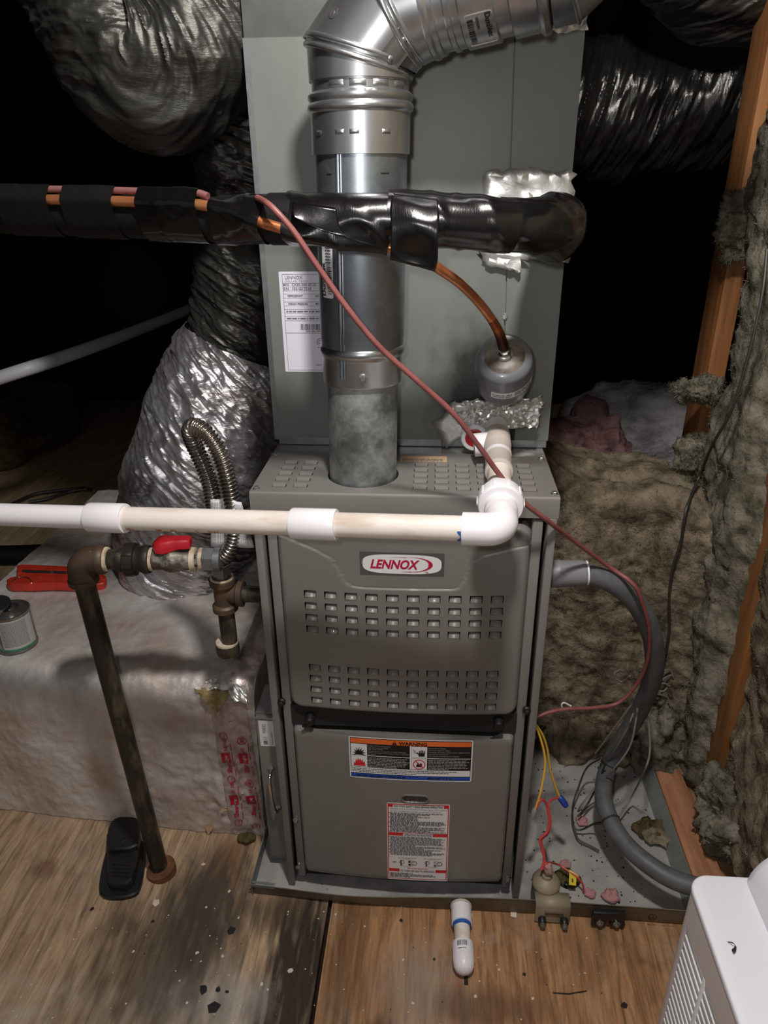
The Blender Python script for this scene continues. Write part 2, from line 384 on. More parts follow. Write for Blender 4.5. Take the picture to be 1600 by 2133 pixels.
# ------------------------------------------------------------------ mesh builder
class MB:
    def __init__(s): s.v, s.f, s.m = [], [], []
    def add(s, V, F, mi=0):
        o = len(s.v)
        s.v.extend([tuple(map(float, p)) for p in V])
        s.f.extend([tuple(i + o for i in f) for f in F])
        s.m.extend([mi] * len(F))
        return s
    def box(s, lo, hi, mi=0, bev=0.0):
        if bev:
            bm = bmesh.new()
            bmesh.ops.create_cube(bm, size=1)
            for v in bm.verts: v.co = Vector([(lo[i] + hi[i]) / 2 + v.co[i] * (hi[i] - lo[i]) for i in range(3)])
            bmesh.ops.bevel(bm, geom=bm.edges[:], offset=bev, segments=2, profile=.5, affect='EDGES')
            s.bm(bm, mi)
            return s
        x0, y0, z0 = lo; x1, y1, z1 = hi
        return s.add([(x0, y0, z0), (x1, y0, z0), (x1, y1, z0), (x0, y1, z0), (x0, y0, z1), (x1, y0, z1), (x1, y1, z1), (x0, y1, z1)],
                     [(3, 2, 1, 0), (4, 5, 6, 7), (0, 1, 5, 4), (1, 2, 6, 5), (2, 3, 7, 6), (3, 0, 4, 7)], mi)
    def bm(s, bm, mi=0):
        bm.verts.index_update()
        s.add([v.co[:] for v in bm.verts], [[v.index for v in f.verts] for f in bm.faces], mi)
        bm.free()
    def obox(s, c, ax, ay, az, size, mi=0, bev=0.0):
        t = MB()
        h = [q / 2 for q in size]
        t.box([-q for q in h], h, 0, bev)
        c, ax, ay, az = (np.array(q, float) for q in (c, ax, ay, az))
        return s.add([c + p[0] * ax + p[1] * ay + p[2] * az for p in t.v], t.f, mi)
    def rings(s, R, mi=0, cap=True, closed=False):
        n = len(R[0])
        V = [p for r in R for p in r]
        F = []
        k = len(R)
        for i in range(k if closed else k - 1):
            a, b = i * n, ((i + 1) % k) * n
            for j in range(n):
                F.append((a + j, a + (j + 1) % n, b + (j + 1) % n, b + j))
        if cap and not closed:
            F.append(tuple(range(n - 1, -1, -1)))
            F.append(tuple((k - 1) * n + j for j in range(n)))
        return s.add(V, F, mi)
    def tube(s, path, r, n=14, mi=0, cap=True, closed=False):
        C, T, A, B = frames(path, closed)
        r = np.broadcast_to(np.asarray(r, float), (len(C),))
        th = np.arange(n) * 2 * PI / n
        R = [C[i] + r[i] * (np.cos(th)[:, None] * A[i] + np.sin(th)[:, None] * B[i]) for i in range(len(C))]
        return s.rings(R, mi, cap, closed)
    def lathe(s, prof, o, axis=(0, 0, 1), n=32, mi=0, cap=True):
        o, a = np.array(o, float), np.array(axis, float)
        a = a / np.linalg.norm(a)
        u = np.cross(a, (0, 1, 0) if abs(a[1]) < .9 else (1, 0, 0)); u /= np.linalg.norm(u)
        w = np.cross(a, u)
        th = np.arange(n) * 2 * PI / n
        R = [o + a * h + max(r, 1e-5) * (np.cos(th)[:, None] * u + np.sin(th)[:, None] * w) for r, h in prof]
        return s.rings(R, mi, cap)
    def grid(s, P, mi=0, wrap=False, skip=None):
        P = np.asarray(P, float)
        a, b = P.shape[:2]
        F = []
        for i in range(a - 1):
            for j in range(b if wrap else b - 1):
                if skip is not None and skip[i, j]: continue
                F.append((i * b + j, i * b + (j + 1) % b, (i + 1) * b + (j + 1) % b, (i + 1) * b + j))
        return s.add(P.reshape(-1, 3), F, mi)
    def prism(s, poly, fr, depth, mi=0):
        o, u, v, w = (np.array(q, float) for q in fr)
        n = len(poly)
        V = [o + p[0] * u + p[1] * v for p in poly] + [o + p[0] * u + p[1] * v + depth * w for p in poly]
        return s.add(V, [tuple(range(n - 1, -1, -1)), tuple(range(n, 2 * n))] + [(i, (i + 1) % n, n + (i + 1) % n, n + i) for i in range(n)], mi)
    def build(s, name, mats, parent=None, smooth=40, recalc=True, solid=0.0):
        me = bpy.data.meshes.new(name)
        me.from_pydata(s.v, [], s.f)
        if not isinstance(mats, (list, tuple)): mats = [mats]
        for m in mats: me.materials.append(M[m] if isinstance(m, str) else m)
        if len(mats) > 1: me.polygons.foreach_set('material_index', s.m)
        if recalc and len(s.f) < 40000:
            b = bmesh.new(); b.from_mesh(me)
            bmesh.ops.recalc_face_normals(b, faces=b.faces[:])
            b.to_mesh(me); b.free()
        if smooth:
            me.polygons.foreach_set('use_smooth', [True] * len(me.polygons))
            me.set_sharp_from_angle(angle=math.radians(smooth))
        me.update()
        o = bpy.data.objects.new(name, me)
        COL.objects.link(o)
        if parent is not None: setparent(o, parent)
        if solid:
            md = o.modifiers.new('thickness', 'SOLIDIFY')
            md.thickness = solid
            md.offset = -1
        return o

def setparent(o, p):
    o.parent = p
    loc, q = Vector((0, 0, 0)), p
    while q is not None:
        loc += q.location
        q = q.parent
    o.matrix_parent_inverse = Matrix.Translation(-p.location) if p.parent is None else Matrix.Identity(4)

def frames(path, closed=False):
    C = np.asarray(path, float)
    T = (np.roll(C, -1, 0) - np.roll(C, 1, 0)) if closed else np.gradient(C, axis=0)
    T /= np.linalg.norm(T, axis=1)[:, None] + 1e-12
    up = np.array([0, 0, 1.0]) if abs(T[0][2]) < .9 else np.array([0, 1.0, 0])
    A = np.zeros_like(C)
    a = np.cross(T[0], up); a /= np.linalg.norm(a)
    for i in range(len(C)):
        a = a - T[i] * (a @ T[i]); a /= np.linalg.norm(a)
        A[i] = a
    return C, T, A, np.cross(T, A)

def spline(pts, n=60):
    P = np.asarray(pts, float)
    Q = np.vstack([2 * P[0] - P[1], P, 2 * P[-1] - P[-2]])
    seg = len(P) - 1
    out = []
    d = np.linalg.norm(np.diff(P, axis=0), axis=1)
    s = np.concatenate([[0], np.cumsum(d)])
    for t in np.linspace(0, s[-1], n):
        i = min(max(int(np.searchsorted(s, t, 'right')) - 1, 0), seg - 1)
        k = (t - s[i]) / max(d[i], 1e-9)
        p0, p1, p2, p3 = Q[i], Q[i + 1], Q[i + 2], Q[i + 3]
        out.append(.5 * (2 * p1 + (p2 - p0) * k + (2 * p0 - 5 * p1 + 4 * p2 - p3) * k * k + (3 * p1 - p0 - 3 * p2 + p3) * k ** 3))
    return np.array(out)

def thing(name, label, cat, loc=(0, 0, 0), group=None):
    o = bpy.data.objects.new(name, None)
    o.empty_display_size = .02
    COL.objects.link(o)
    o.location = loc
    o['label'] = label
    o['category'] = cat
    if group: o['group'] = group
    return o

def tag(o, label, cat, group=None, kind=None):
    o['label'] = label
    o['category'] = cat
    if group: o['group'] = group
    if kind: o['kind'] = kind
    return o

def structure(o, label=None):
    o['kind'] = 'structure'
    if label: o['label'] = label
    return o

def unit(v):
    v = np.array(v, float)
    return v / np.linalg.norm(v)

# ------------------------------------------------------------------ flat print on labels
_glyph = {}
def text_geo(body, size, bold=0.0, shear=0.0, xscale=1.0):
    key = (body, bold, shear)
    if key not in _glyph:
        c = bpy.data.curves.new('lettering', 'FONT')
        c.body = body; c.size = 1; c.offset = bold; c.shear = shear
        c.resolution_u = 3
        o = bpy.data.objects.new('lettering', c)
        me = bpy.data.meshes.new_from_object(o)
        V = np.array([v.co[:2] for v in me.vertices]).reshape(-1, 2)
        F = [tuple(p.vertices) for p in me.polygons]
        bpy.data.meshes.remove(me); bpy.data.objects.remove(o); bpy.data.curves.remove(c)
        _glyph[key] = (V, F)
    V, F = _glyph[key]
    return V * size * np.array([xscale, 1]), F

class Print:
    """ink laid on a surface: fn(u, v, lift) gives the 3D point"""
    def __init__(s, fn): s.fn, s.mb, s.mats = fn, MB(), []
    def mi(s, m):
        if m not in s.mats: s.mats.append(m)
        return s.mats.index(m)
    def rect(s, u0, v0, u1, v1, m, lift=.0004, nu=1, nv=1):
        P = [[s.fn(u0 + (u1 - u0) * i / nu, v0 + (v1 - v0) * j / nv, lift) for j in range(nv + 1)] for i in range(nu + 1)]
        s.mb.grid(P, s.mi(m))
    def round_rect(s, u0, v0, u1, v1, r, m, lift=.0004, nu=8):
        us = np.concatenate([u0 + r * (1 - np.cos(np.linspace(0, PI / 2, 5))), np.linspace(u0 + r, u1 - r, nu)[1:-1], u1 - r + r * np.sin(np.linspace(0, PI / 2, 5))])
        P = []
        for u in us:
            e = max(u0 + r - u, u - u1 + r, 0)
            d = r - math.sqrt(max(r * r - e * e, 0))
            P.append([s.fn(u, v0 + d, lift), s.fn(u, v1 - d, lift)])
        s.mb.grid(P, s.mi(m))
    def poly(s, pts, m, lift=.0008):
        s.mb.add([s.fn(u, v, lift) for u, v in pts], [tuple(range(len(pts)))], s.mi(m))
    def text(s, body, u, v, size, m, lift=.0009, align='l', bold=0.0, shear=0.0, xs=1.0, width=None, rot=0):
        V, F = text_geo(body, size, bold, shear, xs)
        if not len(V): return
        w = V[:, 0].max() - V[:, 0].min()
        if width: V = V * np.array([width / w, 1]); w = width
        V = V - np.array([V[:, 0].min(), 0])
        if align == 'c': V = V - np.array([w / 2, 0])
        if align == 'r': V = V - np.array([w, 0])
        if rot:
            c, q = math.cos(rot), math.sin(rot)
            V = np.stack([V[:, 0] * c - V[:, 1] * q, V[:, 0] * q + V[:, 1] * c], 1)
        s.mb.add([s.fn(u + a, v + b, lift) for a, b in V], F, s.mi(m))
    def greek(s, u0, u1, v, h, m, fill=1.0, lift=.0008, seed=0):
        rr = random.Random(seed * 131 + int(v * 1e5))
        u = u0
        end = u0 + (u1 - u0) * fill
        while u < end:
            w = min(rr.uniform(1.2, 5.5) * h, end - u)
            s.rect(u, v, u + w, v + h, m, lift)
            u += w + h * .7
    def bars(s, u0, u1, v0, v1, m, seed=1, lift=.0008, horiz=True):
        rr = random.Random(seed)
        p, e = (u0, u1) if horiz else (v0, v1)
        while p < e:
            w = rr.choice((.0006, .0010, .0016)) * ((e - u0) / .03 if False else 1)
            w = min(w, e - p)
            if horiz: s.rect(p, v0, p + w, v1, m, lift)
            else: s.rect(u0, p, u1, p + w, m, lift)
            p += w + rr.choice((.0006, .0009, .0014))
    def ring(s, u, v, r, w, m, lift=.0008, n=20, a0=0, a1=2 * PI, sx=1.0):
        P = []
        for t in np.linspace(a0, a1, n + 1):
            P.append([s.fn(u + r * sx * math.cos(t), v + r * math.sin(t), lift), s.fn(u + (r - w) * sx * math.cos(t), v + (r - w) * math.sin(t), lift)])
        s.mb.grid(P, s.mi(m))
    def build(s, name, parent): return s.mb.build(name, s.mats, parent, smooth=0, recalc=False)

def screw(parent, c, axis, r=.0045, name='screw', m='screw', washer=True):
    mb = MB()
    c, a = np.array(c, float), unit(axis)
    if washer: mb.lathe([(r * 1.35, -.0005), (r * 1.35, .0008), (r * 1.1, .0014)], c, a, 14)
    mb.lathe([(r * .95, .001), (r * .95, r * .75), (r * .75, r * .95)], c, a, 6)
    return mb.build(name, m, parent, smooth=0)

# ================================================================== THE ATTIC SHELL
FZ = -0.006
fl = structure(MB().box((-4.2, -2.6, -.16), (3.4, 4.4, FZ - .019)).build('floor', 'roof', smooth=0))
def sheet(x0, y0, x1, y1, m):
    return MB().box((x0, y0, FZ - .019), (x1, y1, FZ), 0, .0015).build('plywood_sheet', m, fl, smooth=30)
G = .0022
sheet(-1.36, -1.6, -.139 - G, .9, 'ply_left')
sheet(-.136 + G, -1.6, 1.08, .9, 'ply_right')
sheet(-1.53 + G, .9 + G, -.32, 3.3, 'ply_far')
sheet(-2.75, .9 + G, -1.53 - G, 3.3, 'ply_far')
sheet(-2.58, -1.6, -1.36 - 2 * G, .9 - G, 'ply_left')
sheet(-.32 + 2 * G, .9 + G, .9, 3.3, 'ply_far')

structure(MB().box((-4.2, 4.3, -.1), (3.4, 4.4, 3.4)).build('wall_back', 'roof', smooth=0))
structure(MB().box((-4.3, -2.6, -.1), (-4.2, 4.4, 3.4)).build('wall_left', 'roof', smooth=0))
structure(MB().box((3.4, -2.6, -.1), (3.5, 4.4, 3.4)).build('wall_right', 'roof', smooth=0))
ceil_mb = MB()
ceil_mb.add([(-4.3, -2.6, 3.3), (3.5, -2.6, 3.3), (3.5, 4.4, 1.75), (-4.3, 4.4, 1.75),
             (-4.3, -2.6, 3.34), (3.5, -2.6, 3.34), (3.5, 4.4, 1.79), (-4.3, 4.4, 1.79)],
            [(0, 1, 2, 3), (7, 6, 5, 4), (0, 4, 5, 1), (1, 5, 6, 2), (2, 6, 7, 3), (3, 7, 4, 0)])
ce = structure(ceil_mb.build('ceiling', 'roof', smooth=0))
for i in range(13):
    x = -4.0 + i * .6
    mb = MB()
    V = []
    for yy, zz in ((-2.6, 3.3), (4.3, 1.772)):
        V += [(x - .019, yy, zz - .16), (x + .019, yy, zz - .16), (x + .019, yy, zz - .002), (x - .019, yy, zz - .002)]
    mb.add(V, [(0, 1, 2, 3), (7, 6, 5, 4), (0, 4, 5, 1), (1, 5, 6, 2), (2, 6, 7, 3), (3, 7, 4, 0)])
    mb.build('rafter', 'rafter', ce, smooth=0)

# ================================================================== DRAIN PAN
pan = thing('drain_pan', 'wide dusty galvanised drain pan under the furnace, full of debris on its right', 'drain pan', (0, 0, 0))
PX0, PX1, PY1 = -.290, .532, .66
def front_y(x): return -.034 - .012 * (x + .29) / .8 - .008 * math.exp(-((x + .05) / .2) ** 2)
mb = MB()
xs = np.linspace(PX0, PX1, 40)
P = [[(x, front_y(x) + .006, -.0035), (x, .1, -.0035), (x, PY1, -.0035)] for x in xs]
mb.grid(P)
mb.build('pan_floor', 'pan', pan, smooth=0, solid=.001)
mb = MB()
P = []
for x in xs:
    t = (x - PX0) / (PX1 - PX0)
    h = .026 + .014 * min(t * 1.6, 1)
    lean = .006 + .006 * math.exp(-((x + .1) / .12) ** 2)
    P.append([(x, front_y(x) + .006, -.004), (x, front_y(x) + .004, 0), (x, front_y(x) - lean + .006, h), (x, front_y(x) - lean + .0045, h + .001)])
mb.grid(P)
mb.build('front_rim', 'panrim', pan, smooth=30, solid=.0012)
mb = MB()
mb.grid([[(PX0, front_y(PX0), -.004), (PX0 + .001, front_y(PX0), .036)], [(PX0, .12, -.004), (PX0 + .004, .12, .04)], [(PX0, PY1, -.004), (PX0, PY1, .04)]])
mb.build('side_rim', 'pandark', pan, smooth=0, solid=.0012)
mb = MB()
mb.grid([[(PX1, front_y(PX1), -.004), (PX1 + .016, front_y(PX1), .042)], [(PX1, .3, -.004), (PX1 + .016, .3, .042)], [(PX1, PY1, -.004), (PX1 + .016, PY1, .042)]])
mb.build('side_rim', 'pandark', pan, smooth=0, solid=.0012)
mb = MB()
c0 = at(527, 1831, z=.027)
mb.obox((PX0 + .022, front_y(PX0) + .002, .029), (1, -.05, 0), (.05, 1, 0), (0, 0, 1), (.048, .0045, .0012))
mb.obox((PX0 + .022, front_y(PX0) - .003, .026), (1, -.05, 0), (.05, 1, 0), (0, 0, 1), (.05, .0012, .006))
mb.build('folded_corner', 'pandark', pan, smooth=0)
# rim print (maker's mark and figures are too faint to read)
pr = Print(lambda u, v, l: (u, front_y(u) - .0075 - l, v))
pr.text('UL', .452, .022, .009, 'black', bold=.02)
pr.ring(.457, .0255, .008, .0018, 'black')
pr.greek(.472, .505, .022, .0035, 'grey', .8)
pr.build('rim_print', pan)

# ================================================================== FURNACE
W = .2222
fur = thing('furnace', 'tall grey gas furnace cabinet with louvred upper door standing in the drain pan', 'furnace', (0, 0, 0))
mb = MB()
mb.box((-W, .004, .004), (-W + .002, .70, .80)).box((W - .002, .004, .004), (W, .70, .80)).box((-W, .698, .004), (W, .70, .80)).box((-W, .03, .002), (W, .70, .004))
mb.build('cabinet', 'paint', fur, smooth=0)
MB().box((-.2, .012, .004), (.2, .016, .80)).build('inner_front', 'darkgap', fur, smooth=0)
for s in (-1, 1):
    a, b = sorted((s * W, s * (W - .0125)))
    MB().box((a, -.014, .003), (b, .014, .806), 0, .002).build('corner_rail', 'paint', fur, smooth=40)
    a, b = sorted((s * (W - .0185), s * (W - .034)))
    MB().box((a, -.010, .022), (b, .012, .80), 0, .003).build('door_flange', 'paint', fur, smooth=40)

BOW = .010
def door_y(x, y0=-.019): return y0 - BOW * (1 - (x / .19) ** 2)
LX = [-.1410 + i * .0316 for i in range(10)]
LZ = [.6740, .6525, .6310, .6093, .5352, .5135, .4912, .4690]
LW, LH = .0192, .0125

SW = [(-.195, .774), (-.172, .769), (-.13, .752), (-.105, .738), (-.095, .72), (-.085, .699), (-.075, .692), (-.06, .690), (.077, .691), (.086, .695),
      (.094, .712), (.104, .738), (.12, .748), (.155, .758), (.195, .766)]
SWX, SWZ = [p[0] for p in SW], [p[1] for p in SW]
def door_panel(name, z0, z1, rad, holes, swoop, m='paint'):
    xs = set(np.round(np.linspace(-.19, .19, 120), 5)); zs = set(np.round(np.linspace(z0, z1, 100 if swoop else 60), 5))
    if swoop: zs |= set(np.round(np.linspace(.684, .784, 84), 5))
    if holes:
        xs = {x for x in xs if all(abs(x - (c + d)) > .0012 for c in LX for d in (-LW / 2, LW / 2))}
        zs = {z for z in zs if all(abs(z - (c + d)) > .0012 for c in LZ for d in (-LH / 2, LH / 2))}
        for c in LX: xs |= {round(c - LW / 2, 5), round(c + LW / 2, 5)}
        for c in LZ: zs |= {round(c - LH / 2, 5), round(c + LH / 2, 5)}
    xs = np.array(sorted(xs)); zs = np.array(sorted(zs))
    X, Z = np.meshgrid(xs, zs, indexing='ij')
    # rounded corner plan, rolled edge
    hx, hz = .19, (z1 - z0) / 2
    qx, qz = np.abs(X) - (hx - rad), np.abs(Z - (z0 + z1) / 2) - (hz - rad)
    dist = -(np.hypot(np.maximum(qx, 0), np.maximum(qz, 0)) + np.minimum(np.maximum(qx, qz), 0) - rad)
    roll = np.clip(1 - dist / .010, 0, 1)
    k = np.where(dist < 0, 1, 0)
    Y = door_y(X) + .022 * roll ** 3
    if swoop:
        zc = np.interp(X, SWX, SWZ)
        slope = np.gradient(np.interp(xs, SWX, SWZ), xs)[:, None]
        d = (Z - zc) / np.sqrt(1 + slope ** 2)
        Y = Y + .0016 * (1 / (1 + np.exp(-d / .0007))) + .0012 * np.exp(-(d / .0014) ** 2)
    Pn = np.stack([X, Y, Z], -1)
    # pull points outside the rounded outline onto it
    out = dist < 0
    cx = np.sign(X) * (hx - rad); cz = (z0 + z1) / 2 + np.sign(Z - (z0 + z1) / 2) * (hz - rad)
    L = np.hypot(X - cx, Z - cz) + 1e-9
    Pn[..., 0] = np.where(out, cx + (X - cx) / L * rad, X)
    Pn[..., 2] = np.where(out, cz + (Z - cz) / L * rad, Z)
    skip = None
    if holes:
        skip = np.zeros((len(xs) - 1, len(zs) - 1), bool)
        mx, mz = (xs[:-1] + xs[1:]) / 2, (zs[:-1] + zs[1:]) / 2
        hxm = np.zeros(len(mx), bool); hzm = np.zeros(len(mz), bool)
        for c in LX: hxm |= np.abs(mx - c) < LW / 2
        for c in LZ: hzm |= np.abs(mz - c) < LH / 2
        skip = hxm[:, None] & hzm[None, :]
    mb = MB()
    mb.grid(Pn, 0, False, skip)
    return mb.build(name, m, fur, smooth=50)
ud = door_panel('upper_door', .446, .796, .022, True, True)
MB().box((-.165, .0, .455), (.165, .003, .70)).build('dark_backing', 'darkgap', ud, smooth=0)  # dark sheet standing in for the shade inside the louvre openings
# louvers: each a lanced tab bent inwards
def louver_mesh():
    mb = MB()
    h, w = LH / 2, LW / 2
    mb.grid([[(-w, 0, -h), (-w + .001, .0006, -h + .001), (-w + .0022, .0036, -h + .0092)], [(w, 0, -h), (w - .001, .0006, -h + .001), (w - .0012, .0036, -h + .0092)]])
    return mb
lm = louver_mesh().build('louver', 'paint', ud, smooth=30, solid=.0006)
first = True
for z in LZ:
    for x in LX:
        o = lm if first else lm.copy()
        if not first:
            COL.objects.link(o)
            setparent(o, ud)
        o.location = (x, door_y(x) + .0002, z)
        first = False

ld = door_panel('lower_door', .046, .404, .012, False, False)
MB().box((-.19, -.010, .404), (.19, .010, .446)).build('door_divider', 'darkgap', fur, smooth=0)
for px, py in ((645, 1501), (1039, 1509)):
    c = at(px, py, y=-.022)
    mb = MB()
    mb.lathe([(.0085, -.012), (.0085, .004), (.0075, .0065), (.003, .007)], c, (0, -1, -.1), 20)
    mb.obox(c + np.array([-.006, -.004, -.007]), (1, 0, .3), (0, 1, 0), (-.3, 0, 1), (.012, .004, .003))
    mb.build('door_knob', 'rubber', fur)
for px, py in ((587, 1461), (1097, 1478)):
    c = at(px, py, y=-.012)
    mb = MB().lathe([(.007, 0), (.007, .003), (.0045, .005), (.0045, .010), (.002, .0115)], c, (0, -1, .15), 12)
    mb.build('door_pin', 'rubber', fur)
for px, py in ((616, 1708), (621, 1807), (1058, 1834)):
    screw(fur, at(px, py, y=-.011), (0, -1, 0), .0042)

# cap
mb = MB()
xs = np.array([-.2235, .2235])
CX, CY, CR = -.064, .064, .0545
capm = bmesh.new()
# cap top as a ring-filled plate with the flue hole
N = 48
outer = []
corners = [(.2235, -.010), (.2235, .70), (-.2235, .70), (-.2235, -.010)]
def edge_pt(t):
    d = np.array([math.cos(t), math.sin(t)])
    best = 1e9
    for k, (v, o_) in enumerate(((.2235, 0), (-.2235, 0), (.70, 1), (-.010, 1))):
        c = (CX, CY)[o_]
        if abs(d[o_]) > 1e-9:
            q = (v - c) / d[o_]
            if q > 0: best = min(best, q)
    return (CX + d[0] * best, CY + d[1] * best)
ths = sorted(list(np.arange(N) * 2 * PI / N) + [math.atan2(y - CY, x - CX) % (2 * PI) for x, y in corners])
inn = [(CX + CR * math.cos(t), CY + CR * math.sin(t), .838) for t in ths]
inn2 = [(CX + CR * math.cos(t), CY + CR * math.sin(t), .826) for t in ths]
out_ = [edge_pt(t) + (.838,) for t in ths]
n = len(ths)
mb.add(inn2 + inn + out_, [(r * n + j, r * n + (j + 1) % n, (r + 1) * n + (j + 1) % n, (r + 1) * n + j) for r in range(2) for j in range(n)])
mb2 = MB()
mb2.add(mb.v, mb.f)
prof = [(-.010, .838), (-.0125, .8362), (-.0135, .8335), (-.0135, .806), (-.0120, .806)]
mb2.grid([[(x, y, z) for y, z in prof] for x in (-.2235, .2235)])
for s in (-1, 1):
    mb2.add([(s * .2235, -.010, .838), (s * .2235, .70, .838), (s * .2235, .70, .806), (s * .2235, -.0135, .806), (s * .2235, -.0135, .8335)], [(0, 1, 2, 3, 4)])
cap = mb2.build('top_cap', 'paint', fur, smooth=30)
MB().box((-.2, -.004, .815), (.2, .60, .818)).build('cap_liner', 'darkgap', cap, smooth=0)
# lanced slots in the cap
def slot_mesh():
    mb = MB()
    w, d = .0095, .0045
    mb.grid([[(-w, -d, .0004), (-w, d, .0030)], [w and (w, -d, .0004), (w, d, .0030)]])
    mb.add([(-w, d, .003), (w, d, .003), (w, d, .0002), (-w, d, .0002)], [(0, 1, 2, 3)])
    mb.add([(-w, -d, .0004), (-w, d, .003), (-w, d, .0002)], [(0, 1, 2)])
    mb.add([(w, -d, .0004), (w, d, .003), (w, d, .0002)], [(0, 1, 2)])
    mb.add([(-w - .0012, -d, .00035), (-w, -d, .00035), (-w, d, .00035), (-w - .0012, d, .00035)], [(0, 1, 2, 3)], 1)
    mb.add([(w + .0012, -d, .00035), (w, -d, .00035), (w, d, .00035), (w + .0012, d, .00035)], [(0, 1, 2, 3)], 1)
    return mb
sm = slot_mesh().build('vent_slot', ['paint', 'darkgap'], cap, smooth=0)
first = True
for r in range(5):
    for x in (-.184, -.152, .0245, .0563, .088, .1197, .1515, .183):
        o = sm if first else sm.copy()
        if not first:
            COL.objects.link(o)
            setparent(o, cap)
        o.location = (x, .0125 + r * .0232, .838)
        first = False
for px, py in ((534, 1018), (573, 947), (1155, 1029), (1127, 957)):
    screw(cap, at(px, py, z=.838), (0, 0, 1), .0042)
pr = Print(lambda u, v, l: (u, v, .838 + l))
a, b = at(834, 962, z=.838), at(931, 951, z=.838)
pr.round_rect(a[0], a[1], b[0], b[1], .002, 'tan', .0004)
for k in range(3): pr.greek(a[0] + .003, b[0] - .004, a[1] + .003 + k * .0042, .0022, 'grey', .96, .0006, k)
pr.build('rating_strip', cap)

# side entry plates of the gas pipe
MB().lathe([(.017, 0), (.017, .003), (.012, .003)], (-W, .06, .612), (-1, 0, 0), 20).build('gas_grommet', 'rubber', fur)

# sight glass
c = np.array([.0225, door_y(.0225), .2645])
mb = MB()
def stadium(w, h, n=10):
    r = h / 2
    a = np.linspace(-PI / 2, PI / 2, n)
    return [(w / 2 - r + r * math.cos(t), r * math.sin(t)) for t in a] + [(-w / 2 + r - r * math.cos(t), -r * math.sin(t)) for t in a]
sg = mb.rings([[c + np.array([u, -d, v]) for u, v in stadium(w, h)] for w, h, d in ((.050, .0185, -.001), (.050, .0185, .002), (.0465, .0152, .0028), (.0445, .0135, .001))]).build('sight_glass', 'lensrim', fur)
mb = MB()
mb.rings([[c + np.array([u, -d, v]) for u, v in stadium(w, h)] for w, h, d in ((.0445, .0135, .0008), (.039, .010, .0020), (.021, .0045, .0026))])
mb.build('lens', 'lens', sg)
for k in (-1, 0, 1):
    MB().box(c + np.array([k * .0085 - .0004, -.003, -.0052]), c + np.array([k * .0085 + .0004, -.0022, .001])).build('lens_mark', 'black', sg, smooth=0)

# ---------------- logo plate
pr = Print(lambda u, v, l: (u, door_y(u) + .0016 - .0006 - l, v))
pr.rect(-.0625, .7135, .0625, .7520, 'logo_dark', .0, 12)
pts = []
def sup(cu, cv, ru, rv, e=3.4, n=48):
    return [(cu + ru * np.sign(math.cos(t)) * abs(math.cos(t)) ** (2 / e), cv + rv * np.sign(math.sin(t)) * abs(math.sin(t)) ** (2 / e)) for t in np.linspace(0, 2 * PI, n, endpoint=False)]
cu, cv = .0, .7328
S_ = sup(cu, cv, .0585, .0162); S_ = S_ + S_[:1]
pr.mb.grid([[pr.fn(cu + (p[0] - cu) * q, cv + (p[1] - cv) * q, .0005) for q in (1, .75, .5, .25, .02)] for p in S_], pr.mi('logo_silver'))
pr.text('LENNOX', -.0472, .7256, .0205, 'logo_red', .0009, bold=.035, shear=.28, width=.0735)
# crescent sweep round the right end
P = []
for t in np.linspace(-1.75, 1.95, 40):
    th = 1 - min(abs(t) / 1.95, 1)
    ro = (.030, .0125)
    wv = .0002 + .0062 * max(th, 0) ** 1.0
    o_ = (.0155 + ro[0] * math.cos(t), .7328 + ro[1] * math.sin(t))
    i_ = (.0155 + (ro[0] - wv) * math.cos(t), .7328 + (ro[1] - wv * .35) * math.sin(t))
    P.append([pr.fn(o_[0], o_[1], .0009), pr.fn(i_[0], i_[1], .0009)])
pr.mb.grid(P, pr.mi('logo_red'))
pr.mb.add([pr.fn(-.020, .74485, .0009), pr.fn(.007, .7449, .0009), pr.fn(.007, .7441, .0009)], [(0, 1, 2)], pr.mi('logo_red'))
pr.mb.add([pr.fn(-.004, .7206, .0009), pr.fn(.014, .7210, .0009), pr.fn(.014, .7200, .0009)], [(0, 1, 2)], pr.mi('logo_red'))
pr.text('TM', .0345, .7188, .0034, 'logo_red', .0009, bold=.03)
pr.build('logo_plate', ud)

# ---------------- warning label
pr = Print(lambda u, v, l: (u, door_y(u) - .0002 - l, v))
x0, x1, z0, z1 = -.0905, .1190, .3060, .3985
w, h = x1 - x0, z1 - z0
U = lambda f: x0 + f * w
V = lambda f: z1 - f * h
pr.round_rect(x0, z0, x1, z1, .003, 'white', .0002, 16)
pr.rect(U(.010), V(.975), U(.990), V(.022), 'black', .0004, 16)
pr.rect(U(.014), V(.150), U(.986), V(.035), 'orange', .0006, 16)
pr.text('WARNING', U(.405), V(.138), .0098, 'black', .0009, bold=.03, width=.048)
pr.poly([(U(.350), V(.140)), (U(.392), V(.140)), (U(.371), V(.045))], 'black', .0009)
pr.poly([(U(.3685), V(.10)), (U(.3735), V(.10)), (U(.3745), V(.070)), (U(.3675), V(.070))], 'orange', .0011)
pr.rect(U(.369), V(.125), U(.373), V(.112), 'orange', .0011)
for c0, c1 in ((.016, .148), (.510, .635)):
    for r0, r1 in ((.165, .425), (.450, .715)):
        pr.rect(U(c0), V(r1), U(c1), V(r0), 'white', .0006, 2)
for r0, r1 in ((.165, .425), (.450, .715)):
    pr.rect(U(.150), V(r1), U(.494), V(r0), 'black', .0005, 6)
    pr.rect(U(.640), V(r1), U(.984), V(r0), 'black', .0005, 6)
pr.rect(U(.495), V(.715), U(.508), V(.155), 'white', .0006)
pr.rect(U(.014), V(.445), U(.986), V(.430), 'white', .0006, 12)
pr.rect(U(.014), V(.870), U(.986), V(.725), 'white', .0006, 12)
pr.rect(U(.014), V(.965), U(.986), V(.885), 'blue', .0006, 12)
